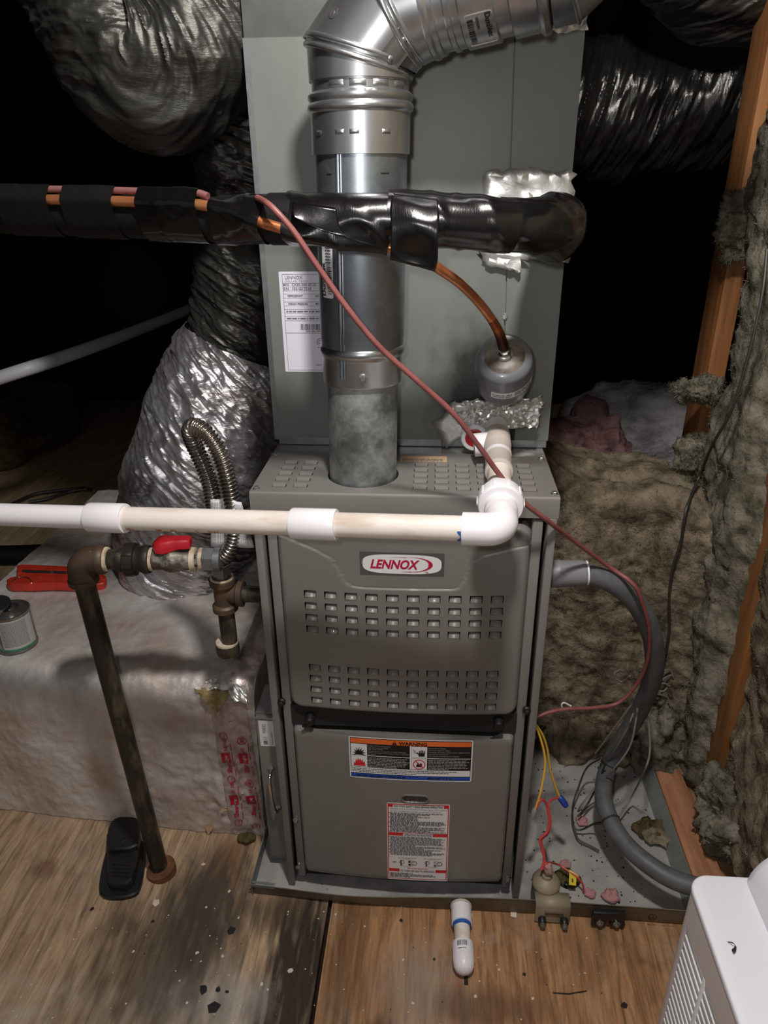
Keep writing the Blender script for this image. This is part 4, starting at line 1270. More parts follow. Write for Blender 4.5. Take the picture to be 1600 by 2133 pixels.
sleeve(566, 618, 'blackfoam', grow=.0030, circles=False, wr=.0002, seed=6, n=48)
sleeve(604, 822, 'blacktape_ribbed', grow=.0018, circles=True, wr=.0022, seed=7, fr=45, steps=50)
sleeve(805, 930, 'blacktape_ribbed', grow=.0035, circles=False, wr=.0024, seed=8, fr=50, steps=30, skew=.003)
sleeve(920, 1060, 'blacktape_ribbed', grow=.0030, circles=False, wr=.0022, seed=9, fr=45, steps=34)
# folds and flaps of tape
def sheet_grid(rows, m, name, wr=.0016, seed=0, fr=60, nu=26, nv=22, solid=.0006):
    rows = [spline(r, nu) for r in rows]
    rows = np.array(rows)
    out = np.array([spline(rows[:, j], nv) for j in range(nu)])
    e = (np.clip(ridge(out * fr * np.array([.45, .3, .2]), 2, seed), 0, 2)) * wr
    out[..., 1] -= np.abs(e)
    return MB().grid(out).build(name, m, ls_, smooth=50, solid=solid)
# copper liner band below the tube
sheet_grid([[at(610, 418, y=-.084), at(650, 425, y=-.088), at(700, 432, y=-.088)], [at(612, 450, y=-.098), at(655, 470, y=-.098), at(720, 490, y=-.096)], [at(640, 468, y=-.094), at(720, 495, y=-.094), at(818, 522, y=-.088)]], 'blacktape', 'tape_fold', .0022, 11, 50)
sheet_grid([[at(818, 403, y=-.070), at(865, 408, y=-.072), at(912, 414, y=-.070)], [at(814, 425, y=-.084), at(862, 432, y=-.090), at(914, 440, y=-.084)], [at(814, 470, y=-.094), at(866, 478, y=-.098), at(913, 486, y=-.094)], [at(814, 520, y=-.093), at(862, 532, y=-.088), at(912, 540, y=-.090)], [at(812, 541, y=-.090), at(858, 553, y=-.088), at(906, 565, y=-.086)]], 'blacktape_ribbed', 'tape_flap', .0045, 13, 34)
# bulged wrap at the cabinet wall
mb = MB()
kn = spline([at(1035, 462, y=-.020), at(1085, 468, y=-.018), at(1130, 472, y=.0), at(1152, 476, y=.045), at(1158, 480, y=.12), at(1160, 482, y=.187)], 60)
C_, T_, A_, B_ = frames(kn)
rad = np.interp(np.linspace(0, 1, 60), [0, .15, .4, .6, .8, 1], [.031, .034, .0375, .038, .035, .031])
th = np.arange(64) * 2 * PI / 64
R = np.array([C_[i] + rad[i] * (np.cos(th)[:, None] * A_[i] + np.sin(th)[:, None] * B_[i]) for i in range(60)])
nr = R - C_[:, None]; nr /= np.linalg.norm(nr, axis=2, keepdims=True)
R = R + nr * (np.clip(ridge(R * np.array([14, 14, 22]), 2, 31) - .3, 0, 2) * .0042 + fbm(R * 14, 2, 32) * .0035)[..., None]
mb.rings(R).build('bulged_wrap', 'blacktape', ls_, smooth=50)

# ------------------------------------------------------------------ foil patches on the coil cabinet
def foil_patch(name, corners, label, nu, nv, amp, fr, seed, extra=None, mt='foil'):
    mb = MB()
    mb.grid(crumple(corners, nu, nv, amp, fr, seed, .004))
    if extra:
        for c, n1_, n2_, a_, f_, s_ in extra: mb.grid(crumple(c, n1_, n2_, a_, f_, s_, .005))
    o = mb.build(name, mt, None, smooth=18, recalc=False)
    md = o.modifiers.new('thickness', 'SOLIDIFY'); md.thickness = .0004
    return tag(o, label, 'foil tape')
yf = CY0 - .0025
foil_patch('foil_patch', [at(1010, 353, y=yf), at(1196, 358, y=yf), at(1186, 545, y=yf), at(1000, 530, y=yf)], 'square of crinkled foil tape behind the end of the black taped line', 15, 17, .0034, 42, 51,
           [([at(1002, 520, y=yf - .004), at(1098, 530, y=yf - .006), at(1084, 572, y=yf - .008), at(1008, 545, y=yf - .004)], 9, 6, .003, 60, 52)])
foil_patch('foil_collar', [at(962, 832, y=yf), at(1130, 826, y=yf - .012), at(1118, 886, y=yf - .03), at(945, 905, y=yf)], 'crumpled foil collar under the grey filter drier', 34, 17, .0095, 44, 55,
           [([at(934, 846, y=yf), at(990, 832, y=yf - .01), at(995, 905, y=yf - .014), at(920, 930, y=yf - .002)], 9, 9, .0022, 30, 56),
            ([at(905, 880, y=yf - .002), at(950, 838, y=yf - .004), at(975, 905, y=yf - .012), at(928, 932, y=yf - .010)], 5, 6, .0010, 24, 57),
            ([at(1080, 830, y=yf - .01), at(1135, 832, y=yf - .008), at(1118, 858, y=yf - .012), at(1074, 856, y=yf - .012)], 10, 7, .006, 60, 58)])

# ================================================================== FILTER DRIER
dr = thing('filter_drier', 'grey metal filter drier canister hanging on the copper line', 'filter drier', tuple(at(1060, 780, y=.1)))
ax = unit(np.array([.07, .73, -.68]))
dtop = at(1051, 738, y=.068)
mb = MB()
Rd = .0395
mb.lathe([(.010, .0), (.020, .001), (.031, .004), (.0378, .008), (.0402, .0135), (.0408, .018), (.0408, .030), (.0418, .032), (.0424, .035), (.0424, .058), (.0418, .061), (.0405, .063), (.0405, .076), (.0385, .084), (.031, .091), (.016, .095), (.012, .096)], dtop, ax, 56)
body = mb.build('canister', 'drier', dr, smooth=40)
MB().lathe([(.0290, .0034), (.0255, .0018), (.0205, .0006), (.0125, -.0004)], dtop, ax, 40).build('scorch_ring', 'burnt', body, smooth=60)
MB().lathe([(.0118, .002), (.0122, -.002), (.0105, -.0042), (.0085, -.005), (.0080, -.011), (.0066, -.0115)], dtop, ax, 24).build('soldered_neck', 'solder', dr)
MB().tube(spline([dtop + ax * .093, dtop + ax * .103, dtop + ax * .112 + np.array([0, .012, 0]), dtop + ax * .114 + np.array([0, .035, 0])], 18), .0062, 12).build('lower_stub', 'copper_burnt', dr)
u_ = unit(np.cross(ax, (0, 0, 1))); w_ = np.cross(u_, ax)
if w_[2] > 0: w_ = -w_
if u_[0] < 0: u_ = -u_
pr = Print(lambda u, v, l: tuple(dtop - ax * v + (.0426 + l) * (math.sin(u / .0425) * u_ + math.cos(u / .0425) * w_)))
sk = lambda u: -.0555 + 0 * u
pr2 = pr
LU, LV = .014, .003
pr0 = pr
pr = Print(lambda u, v, l: pr0.fn(u + LU, v + LV, l))
pr.rect(-.030, -.0560, .040, -.0395, 'white', .0002, 20)
pr.text('Catch-All', -.0280, -.0490, .0075, 'black', .0006, shear=.2, bold=.01)
pr.greek(-.0275, .0, -.0530, .0018, 'grey', 1, .0006, 3)
for k in range(3): pr.greek(.004, .037, -.0445 - k * .0040, .0022, 'grey', .9, .0006, 5 + k)
pr.build('wrap_label', dr)

# ================================================================== THERMOSTAT CABLE
tc_px = [(556, 423, -.090), (575, 440, -.098), (612, 482, -.100), (655, 545, -.098), (720, 637, -.094), (790, 722, -.090), (868, 792, -.085), (945, 862, -.078), (998, 930, -.064), (1028, 972, -.050), (1052, 1003, -.048), (1086, 1042, -.052), (1140, 1084, -.035), (1200, 1130, .02), (1268, 1180, .06), (1318, 1216, .048), (1338, 1256, .052), (1352, 1310, .066), (1350, 1370, .088), (1330, 1420, .112), (1290, 1463, .12), (1240, 1474, .11), (1180, 1477, .10), (1140, 1485, .09), (1110, 1499, .08)]
tp = np.array([at(536, 412, y=-.062)] + [at(a_, b_, y=c_) for a_, b_, c_ in tc_px])
tag(MB().tube(spline(tp, 260), .0036, 10).build('thermostat_cable', 'wirejacket'), 'brown red thermostat cable looping from the taped line down to the furnace side', 'cable')
MB_ = MB().tube(wir[:lp_at(500)], .0042, 10)
wb = MB_.build('pink_cable', 'pinkwire', ls_)

# ================================================================== CONDENSATE PIPE
pvc = thing('condensate_pipe', 'white and stained PVC condensate pipe crossing in front of the furnace', 'drain pipe', (0, -.1, .84))
EL = np.array([.1295, -.158, .858])
ldir = unit(np.array([-.574, -.069, .820]) - EL)
Rp = .0163
def seg(t0, t1, name, m, r=Rp, parent=pvc, prof=None, n=32):
    mb = MB()
    if prof is None: prof = [(r, t0), (r, t1)]
    mb.lathe(prof, EL, ldir, n)
    return mb.build(name, m, parent, smooth=35)
def tpx(px): # distance along the run for a photo column
    ts = np.linspace(0, .95, 2000)
    return ts[int(np.argmin([abs(px_of(EL + ldir * t) - px) for t in ts]))]
c1a, c1b, c2a, c2b = tpx(702), tpx(609), tpx(262), tpx(187)
ob = seg(.030, (c1a + c1b) / 2, 'pipe_length', 'pvcold')
o2 = seg((c1a + c1b) / 2, (c2a + c2b) / 2, 'pipe_length', 'pvcold')
seg((c2a + c2b) / 2, 2.1, 'pipe_length', 'pvc')
for a_, b_ in ((c1a, c1b), (c2a, c2b)):
    seg(0, 0, 'coupling', 'pvc', prof=[(Rp, a_ + .0002), (.0200, a_), (.0208, a_ + .002), (.0208, b_ - .002), (.0200, b_), (Rp, b_ - .0002)])
sdn = unit(np.cross(ldir, (0, 0, 1)))
if sdn[1] > 0: sdn = -sdn
upn = np.cross(ldir, sdn); upn = upn if upn[2] > 0 else -upn
pr = Print(lambda u, v, l: tuple(EL + ldir * u + (Rp + l) * (math.cos(v) * sdn + math.sin(v) * upn)))
for px, s in ((270, 'PP1'), (330, 'JM'), (362, '02'), (414, '2'), (440, 'DW')):
    u = tpx(px)
    prx = Print(lambda a, b, l, u=u: pr.fn(u - a, (b - .0135) / Rp, l))
    prx.text(s, 0, 0, .0085, 'orangeink', .0005, bold=.02)
    prx.build('pipe_print', o2)
# elbow at the right end
th = np.linspace(0, PI / 2, 14)
DB = unit(np.array([.1447, .188, .884]) - EL)      # back towards the coil
Re = .020
arc = [EL + ldir * Re * (1 - math.sin(t)) * 1.0 + DB * Re * (1 - math.cos(t)) for t in th][::1]
arc = [EL + ldir * (Re * (1 - math.sin(t))) + DB * (Re * (1 - math.cos(t))) for t in th]
path = [EL + ldir * .048] + [EL + ldir * .0225] + arc[1:-1] + [EL + DB * .0225, EL + DB * .036]
MB().tube(path, [.0208] * len(path), 32).build('elbow', 'pvc', pvc, smooth=40)
P = []
for a_ in np.linspace(-.75, .25, 9):
    wv = .0028 + .0022 * math.sin(a_ * 7)
    P.append([EL + ldir * t + (Rp + .0004) * (math.cos(a_) * unit(np.cross((0, 0, 1), ldir)) + math.sin(a_) * np.array([0, 0, 1])) for t in (.0475, .0485 + wv)])
MB().grid(P).build('primer_smear', 'primer', pvc)
def bseg(prof, name, m, n=36): return MB().lathe(prof, EL, DB, n).build(name, m, pvc, smooth=35)
bseg([(.0165, .030), (.0165, .062)], 'pipe_length', 'pvcold')
bseg([(.0170, .042), (.0205, .043), (.0212, .046), (.0212, .062), (.024, .0625)], 'union_tail', 'pvc')
un = bseg([(.0216, .058), (.0285, .0585), (.0300, .0605), (.0302, .066), (.0302, .080), (.0292, .083), (.0225, .084), (.0215, .096), (.0168, .097)], 'union_nut', 'pvc')
for k in range(10):
    t = k * 2 * PI / 10
    u2 = unit(np.cross(DB, (0, 0, 1))); v2 = np.cross(u2, DB)
    c = EL + DB * .072 + (.0302) * (math.cos(t) * u2 + math.sin(t) * v2)
    MB().obox(c, DB, unit(math.cos(t) * u2 + math.sin(t) * v2), unit(-math.sin(t) * u2 + math.cos(t) * v2), (.018, .0022, .004), 0, .0006).build('union_rib', 'pvc', un, smooth=30)
bseg([(.0166, .09), (.0166, .175)], 'pipe_length', 'pvcold')
bseg([(.0168, .158), (.0196, .159), (.0205, .162), (.0198, .168), (.0192, .170), (.0192, .205), (.0168, .206)], 'coupling', 'pvcgrey')
bseg([(.0168, .215), (.0198, .216), (.0200, .246), (.0206, .247), (.0206, .258), (.0205, .290)], 'tee', 'pvcgrey')
bseg([(.0185, .2), (.0185, .325)], 'coil_stub', 'pvc')
tb = EL + DB * .272
MB().lathe([(.0185, 0), (.0185, .036), (.0150, .0365)], tb + np.array([0, .0, -.004]), (-1, -.05, -.12), 24).build('tee_branch', 'pvc', pvc)
# plugged spare port beside the tee
pp = thing('spare_drain_port', 'white drain port with a red plug left of the condensate pipe tee', 'drain port', tuple(at(990, 912, y=.165)))
c = at(988, 911, y=.158)
MB().lathe([(.0215, .012), (.0215, -.004), (.020, -.0055), (.0150, -.0055), (.0150, .0)], c, (0, 1, -.12), 28).build('port_collar', 'pvc', pp)
MB().lathe([(.0148, .004), (.0148, -.0035), (.0112, -.0042), (.0108, -.0015)], c, (0, 1, -.12), 24).build('red_plug', 'redpaint', pp)
MB().lathe([(.006, .000), (.0055, -.0022)], c, (0, 1, -.12), 4).build('plug_socket', 'rust', pp)

# pan outlet stub at the front
st = thing('pan_drain_stub', 'short capped PVC stub with a blue primer ring poking out of the pan front', 'drain pipe', tuple(at(962, 1900, y=-.06)))
c0 = at(961, 1886, y=-.052); c1 = at(968, 1984, y=-.158)
c0[2] = .0155; c1[2] = .0145
d_ = unit(c1 - c0); Ls = np.linalg.norm(c1 - c0)
def sseg(prof, name, m): return MB().lathe(prof, c0, d_, 28).build(name, m, st, smooth=40)
sseg([(.0200, -.006), (.0200, -.002), (.0155, -.0015)], 'pan_bushing', 'pvcgrey')
sseg([(.0150, -.003), (.0185, -.002), (.0190, .001), (.0190, .030), (.0165, .031)], 'adapter', 'pvc')
sseg([(.0165, .028), (.0169, .031), (.0169, .036), (.0150, .037)], 'primer_ring', 'primer')
sseg([(.0146, .030), (.0146, .075)], 'pipe_length', 'pvcold')
cp = sseg([(.0150, .066), (.0185, .067), (.0190, .069), (.0190, .096), (.0180, .106), (.0145, .114), (.008, .1185), (.001, .120)], 'end_cap', 'pvc')
us = unit(np.cross(d_, (0, 0, 1)));
if us[0] < 0: us = -us
vs = np.array([0, 0, 1.0])
pr = Print(lambda u, v, l: tuple(c0 + d_ * v + (.0190 + l) * (math.sin(u / .019) * us + math.cos(u / .019) * vs)))
rr = random.Random(9); u = -.011
while u < .006:
    bw = rr.choice((.0006, .001)); pr.rect(u, .072, u + bw, .081, 'black', .0003); u += bw + rr.choice((.0006, .0009))
pr.greek(-.010, .004, .0855, .0016, 'grey', 1, .0003, 4)
pr.build('cap_print', cp)

# ================================================================== GAS TRAIN
gas = thing('gas_pipe', 'black iron gas pipe rising from the floor to a rusty elbow and red valve', 'gas pipe', tuple(at(338, 1806, z=FZ)))
G0 = at(334, 1812, z=FZ + .004); K = at(163, 1165, y=.012); K2 = at(446, 1165, y=.030)
gd = unit(K2 - K); gu = unit(G0 - K)
Rg = .0165
gl = lambda t: K + gd * t
def gx(px):
    ts = np.linspace(0, .4, 1500)
    return ts[int(np.argmin([abs(px_of(gl(t)) - px) for t in ts]))]
MB().lathe([(Rg, .03), (Rg, np.linalg.norm(G0 - K) - .004)], K, gu, 28).build('riser', 'iron', gas)
th = np.linspace(0, PI / 2, 12)
Re = .024
arc = [K + gd * Re * (1 - math.sin(t)) + gu * Re * (1 - math.cos(t)) for t in th]
rad = [.0225] * 14
mb = MB()
pth = [K + gd * .044, K + gd * .0415, K + gd * .034, K + gd * .0335] + arc[:] + [K + gu * .0335, K + gu * .034, K + gu * .0415, K + gu * .044]
mb.tube(pth, [.0225, .0245, .0245, .0218] + [.0215] * 12 + [.0218, .0242, .0242, .0225], 28)
mb.build('elbow', 'rust', gas, smooth=45)
MB().lathe([(Rg, .0435), (.0205, .0438), (.0195, .0475), (Rg, .049)], K, gd, 24).build('pipe_dope', 'dope', gas)
t1, t2 = gx(250), gx(305)
MB().lathe([(Rg, .042), (Rg, t1 + .005)], K, gd, 28).build('nipple', 'iron', gas)
un = MB().lathe([(Rg, t1 - .003), (.0205, t1 - .002), (.0215, t1 + .004), (.0205, t1 + .007), (.0205, t1 + .009), (.0262, t1 + .010), (.0268, t1 + .014), (.0262, t1 + .026), (.0215, t1 + .027), (.0208, t1 + .034), (.0230, t1 + .038), (.0238, t1 + .043), (.0225, t1 + .048), (Rg, t1 + .049)], K, gd, 8)
un = MB().lathe([(Rg, t1 - .003), (.0205, t1 - .002), (.0215, t1 + .004), (.0205, t1 + .009), (.0262, t1 + .010), (.0268, t1 + .014), (.0262, t1 + .026), (.0215, t1 + .027), (.0208, t1 + .034), (.0230, t1 + .038), (.0238, t1 + .043), (.0225, t1 + .048), (Rg, t1 + .049)], K, gd, 32).build('union', 'iron', gas)
fr_g = unit(np.cross(gd, (0, 0, 1)));
if fr_g[1] > 0: fr_g = -fr_g
for k in range(8):
    t = k * PI / 4
    c = gl(t1 + .018) + .0265 * (math.cos(t) * fr_g + math.sin(t) * np.array([0, 0, 1]))
    MB().obox(c, gd, unit(math.cos(t) * fr_g + math.sin(t) * np.array([0, 0, 1])), unit(-math.sin(t) * fr_g + math.cos(t) * np.array([0, 0, 1])), (.015, .003, .005), 0, .0008).build('union_lug', 'iron', un, smooth=30)
MB().lathe([(.0170, t1 + .0485), (.0192, t1 + .049), (.0185, t1 + .0525), (Rg, t1 + .054)], K, gd, 24).build('pipe_dope', 'dope', gas)
t3 = t1 + .050; t4 = gx(400)
vb = MB().lathe([(Rg, t3 - .004), (.0172, t3), (.0172, t3 + .020), (.0195, t3 + .023), (.0215, t3 + .032), (.0205, t3 + .042), (.0178, t3 + .050), (.0178, t4), (.016, t4 + .001)], K, gd, 24).build('valve_body', 'valvebody', gas)
MB().lathe([(.0172, t4 - .002), (.0200, t4 - .001), (.0192, t4 + .006), (.0165, t4 + .007)], K, gd, 20).build('pipe_dope', 'dope', gas)
MB().lathe([(.0150, t4), (.0160, t4 + .020)], K, gd, 20).build('threaded_nipple', 'solder', gas)
MB().lathe([(.0170, t4 + .012), (.0192, t4 + .013), (.0186, t4 + .0185), (.0165, t4 + .019)], K, gd, 20).build('pipe_dope', 'dope', gas)
# red lever
vc = gl((t3 + t4) / 2 - .004) + np.array([0, 0, .022])
mb = MB()
mb.lathe([(.007, -.006), (.007, .004)], vc, (0, 0, 1), 16)
L0, L1 = vc + gd * -.019, vc + gd * .036
prof = []
for s_, wy, z0_, z1_ in ((-.021, .006, -.001, .008), (-.015, .0155, -.003, .013), (-.004, .0165, -.004, .0155), (.006, .0125, -.003, .016), (.018, .0105, .001, .016), (.034, .0105, .002, .0165), (.0385, .008, .003, .015)):
    c = vc + gd * s_
    prof.append([c + fr_g * a_ * wy + np.array([0, 0, b_]) for a_, b_ in ((1, z0_), (1, z1_ - .003), (.8, z1_), (-.8, z1_), (-1, z1_ - .003), (-1, z0_))])
mb.rings(prof)
mb.build('valve_lever', 'redpaint', gas, smooth=50)
# floor collar
MB().lathe([(.0175, -.036), (.0195, -.030), (.0215, -.022), (.0255, -.018), (.0275, -.006), (.0285, .006), (.022, .007)], G0 + np.array([.004, -.002, .004]), -unit(np.array([-.18, -.02, 1])) * -1 * np.array([-1, -1, -1]) * -1, 28).build('floor_collar', 'rustbrown', gas)

tee = thing('gas_tee', 'iron gas tee with capped drip leg beside the furnace left side', 'gas pipe', tuple(at(465, 1235, y=.06)))
T = at(466, 1236, y=.060)
MB().lathe([(.0165, -.034), (.0165, .034)], T, (0, 0, 1), 28).build('tee_body', 'rust', tee)
MB().lathe([(.0170, .018), (.0215, .019), (.0222, .030), (.0205, .031)], T, (0, 0, 1), 28).build('tee_collar', 'rust', tee)
MB().lathe([(.0170, -.018), (.0195, -.020), (.0215, -.022), (.0215, -.031), (.0170, -.033)], T, (0, 0, 1), 28).build('tee_collar', 'rust', tee)
MB().lathe([(.0150, .004), (.0165, .022), (.0215, .025), (.0218, .034), (.0165, .0345)], T, (1, 0, 0), 28).build('tee_collar', 'rust', tee)
MB().lathe([(.0140, .03), (.0140, .0885)], T, (1, 0, 0), 24).build('side_nipple', 'iron', tee)
MB().lathe([(.0205, .0295), (.0195, .0325), (.0120, .0335)], T, (0, 0, 1), 24).build('pipe_dope', 'dope', tee)
tb_ = at(474, 1344, y=.060)
MB().lathe([(.0140, -.03), (.0140, -(T[2] - tb_[2]))], T, (0, 0, 1), 24).build('drip_leg', 'iron', tee)
MB().lathe([(.0145, .010), (.0195, .009), (.0200, .006), (.0170, .0055)], tb_, (0, 0, 1), 24).build('pipe_dope', 'dope', tee)
MB().lathe([(.0195, .006), (.0205, .003), (.0205, -.010), (.0190, -.016), (.0120, -.021), (.001, -.0225)], tb_, (0, 0, 1), 28).build('drip_cap', 'iron', tee)
MB().lathe([(.0130, .030), (.0130, .046), (.0150, .0462)], T, (0, 0, 1), 20).build('adapter_thread', 'zinc', tee)
MB().lathe([(.0150, .038), (.0165, .039), (.0165, .056), (.0145, .057)], T, (0, 0, 1), 6).build('hex_adapter', 'zinc', tee, smooth=0)

fx = thing('gas_connector', 'corrugated stainless gas hose looping from the red valve down to the tee', 'gas hose', tuple(K2))
n0 = gl(t4 + .018)
MB().lathe([(.0150, 0), (.0205, .0005), (.0205, .018), (.0175, .019)], n0, gd, 6).build('flare_nut', 'zinc', fx, smooth=0)
MB().lathe([(.0180, .017), (.0192, .018), (.0192, .028), (.0150, .029)], n0, gd, 24).build('nut_sleeve', 'zinc', fx)
ytop = .045
fpath = spline([gl(t4 + .040), at(466, 1162, y=.034), at(481, 1140, y=.036), at(488, 1108, y=.038), at(486, 1062, y=.040), at(477, 1010, y=.042), at(464, 960, y=.044), at(446, 924, y=.047), at(424, 898, y=.052), at(404, 888, y=.060), at(396, 899, y=.070), at(404, 925, y=.078), at(422, 965, y=.082), at(438, 1010, y=.08), at(446, 1060, y=.077), at(452, 1110, y=.073), at(457, 1150, y=.067), at(459, 1172, y=.062), T + np.array([0, 0, .058])], 620)
dd = np.concatenate([[0], np.cumsum(np.linalg.norm(np.diff(fpath, axis=0), axis=1))])
tt = np.linspace(0, dd[-1], 620)
fpath = np.stack([np.interp(tt, dd, fpath[:, c]) for c in range(3)], 1)
rad = .0118 + .0019 * np.cos(tt / .0062 * 2 * PI)
MB().tube(fpath, rad, 16).build('corrugated_hose', 'stainless', fx, smooth=70)
def papertag(path, wv, name, seed):
    q = [np.array(p) for p in path]
    a_, b_, c_, d_ = q
    P = np.array([[(a_ * (1 - u) + b_ * u) * (1 - v) + (d_ * (1 - u) + c_ * u) * v + np.array([0, -wv * math.sin(u * PI), 0]) for v in np.linspace(0, 1, 8)] for u in np.linspace(0, 1, 9)])
    o = MB().grid(P).build(name, 'white', fx, smooth=60, solid=.0003)
    pr = Print(lambda u, v, l: tuple((a_ * (1 - u) + b_ * u) * (1 - v) + (d_ * (1 - u) + c_ * u) * v + np.array([0, -wv * math.sin(u * PI) - l, 0])))
    for k in range(9):
        rr = random.Random(seed * 7 + k); v = .06
        while v < .9:
            e = min(v + rr.uniform(.02, .10), .93)
            pr.rect(.08 + k * .1, v, .12 + k * .1, e, 'lightgrey', .0006); v = e + .02
    pr.build('tag_print', o)
papertag([at(438, 1040, y=.054), at(472, 1036, y=.052), at(470, 1137, y=.050), at(438, 1139, y=.054)], .004, 'paper_tag', 1)
papertag([at(484, 1041, y=.030), at(503, 1046, y=.034), at(530, 1141, y=.036), at(492, 1139, y=.030)], .002, 'paper_tag', 2)

# ================================================================== FOIL-WRAPPED DUCT BOX
box = thing('duct_box', 'large foil wrapped insulated duct box lying left of the furnace', 'duct', (-.64, .5, FZ))
BZ = .372
def wrap_sheet():
    xs = np.linspace(-1.0, -.296, 190)
    prof = []
    for t in np.linspace(0, 1, 20): prof.append((1.05, .0 + t * (BZ - .03)))
    for t in np.linspace(0, PI / 2, 8)[1:]: prof.append((1.05 - .03 * (1 - math.cos(t)), BZ - .03 + .03 * math.sin(t)))
    for t in np.linspace(1.02, .175, 90)[1:]: prof.append((t, BZ))
    for t in np.linspace(0, PI / 2, 14)[1:]: prof.append((.175 - .050 * math.sin(t), BZ - .050 * (1 - math.cos(t))))
    for t in np.linspace(BZ - .05, FZ + .002, 70)[1:]: prof.append((.125 - .020 * ((BZ - .05 - t) / BZ), t))
    P = np.array([[(x, y, z) for y, z in prof] for x in xs])
    # the front swings out a little to the left at the floor
    k = np.clip((BZ - P[..., 2]) / BZ, 0, 1)
    front = P[..., 1] < .2
    P[..., 1] += front * k * (-.06 * (P[..., 0] + .3) - .010)
    Nx = np.gradient(P, axis=0); Ny = np.gradient(P, axis=1)
    Nn = np.cross(Nx, Ny); Nn /= np.linalg.norm(Nn, axis=2, keepdims=True) + 1e-9
    if Nn[100, 60, 2] < 0: Nn = -Nn
    e = .006 * fbm(P * 5, 3, 71) + .0016 * ridge(P * 19, 3, 73) + .0010 * fbm(P * 60, 2, 75)
    # denting near the tape end
    e += -.006 * np.exp(-((P[..., 0] + .30) / .05) ** 2) + .003 * ridge(P * 40, 2, 79) * np.exp(-((P[..., 0] + .36) / .09) ** 2)
    return P + Nn * e[..., None]
WS = wrap_sheet()
MB().grid(WS).build('foil_wrap', 'boxfoil', box, smooth=60, recalc=False)
mb = MB()
for i in (0, -1):
    pts = WS[i]
    MB().add(list(pts), [tuple(range(len(pts)))]).build('end_cap', 'boxfoil', box, smooth=0)
def front_at(x, z):
    col_ = WS[int(np.argmin(np.abs(WS[:, 0, 0] - x)))]
    m_ = np.argsort(np.abs(col_[-84:, 2] - z))[:1]
    return col_[-84:][m_[0]][1]
# printed tape up the corner
def tape_strip(x0, x1, z0, z1, seed, lift, name='tape_strip', m='tapefoil'):
    xs_, zs_ = np.linspace(x0, x1, 14), np.linspace(z0, z1, 60)
    P = np.array([[(x - (z - .15) * .06, 0, z) for z in zs_] for x in xs_])
    for i in range(14):
        for j in range(60): P[i, j, 1] = front_at(P[i, j, 0], P[i, j, 2])
    # smooth the base so the strip bridges dents
    for _ in range(3): P[1:-1, 1:-1, 1] = np.minimum(P[1:-1, 1:-1, 1], (P[:-2, 1:-1, 1] + P[2:, 1:-1, 1] + P[1:-1, :-2, 1] + P[1:-1, 2:, 1]) / 4)
    P[..., 1] += -lift - .0026 * np.abs(ridge(P * np.array([50, 50, 75]), 2, seed))
    return P
for x0, x1, sd_, lf in ((-.372, -.336, 91, .003), (-.338, -.300, 93, .0045)):
    P = tape_strip(x0, x1, .022, .335, sd_, lf)
    o = MB().grid(P).build('tape_strip', 'tapefoil', box, smooth=40, recalc=False)
    def fn(u, v, l, P=P, x0=x0):
        i = np.clip(u / .036 * 13, 0, 12.99); j = np.clip((v - .022) / .313 * 59, 0, 58.99)
        a_, b_ = int(i), int(j); fa, fb = i - a_, j - b_
        p = (P[a_, b_] * (1 - fa) + P[a_ + 1, b_] * fa) * (1 - fb) + (P[a_, b_ + 1] * (1 - fa) + P[a_ + 1, b_ + 1] * fa) * fb
        return (p[0], p[1] - l - .0012, p[2])
    pr = Print(fn)
    off = 0 if x0 < -.35 else .055
    v = .035
    while v < .30:
        pr.ring(.018, v - off * .2 + .004, .0085, .0014, 'tapered', .0006)
        pr.text('UL', .0215, v - off * .2 + .0005, .007, 'tapered', .0006, rot=PI / 2)
        if v + .09 < .33:
            pr.rect(.007, v + .046, .024, v + .072, 'tapered', .0004, 3, 3)
            pr.text('Shur', .0215, v + .018, .0135, 'tapered', .0006, rot=PI / 2, bold=.03)
            pr.text('tape', .0200, v + .0475, .011, 'tapefoil', .0008, rot=PI / 2, bold=.02)
            if v + .10 < .33: pr.text('AF 100', .0215, v + .076, .0105, 'tapered', .0006, rot=PI / 2, bold=.01)
            for q in range(4): pr.rect(.028, v + .012 + q * .022, .0295, v + .028 + q * .022, 'tapered', .0005)
        v += .108
    pr.build('tape_print', o)
# tape print over the top edge, near the furnace
P = np.array([[(x, 0, 0) for _ in range(18)] for x in np.linspace(-.345, -.298, 10)])
for i in range(10):
    col_ = WS[int(np.argmin(np.abs(WS[:, 0, 0] - P[i, 0, 0])))]
    idx = np.linspace(len(col_) - 120, len(col_) - 68, 18).astype(int)
    P[i] = col_[idx] + np.array([0, -.002, .0035])
    P[i, :, 0] = np.linspace(-.345, -.298, 10)[i]
o = MB().grid(P + np.abs(ridge(P * 50, 2, 97))[..., None] * np.array([0, -.002, .002])).build('tape_strip', 'tapefoil', box, smooth=40, recalc=False)
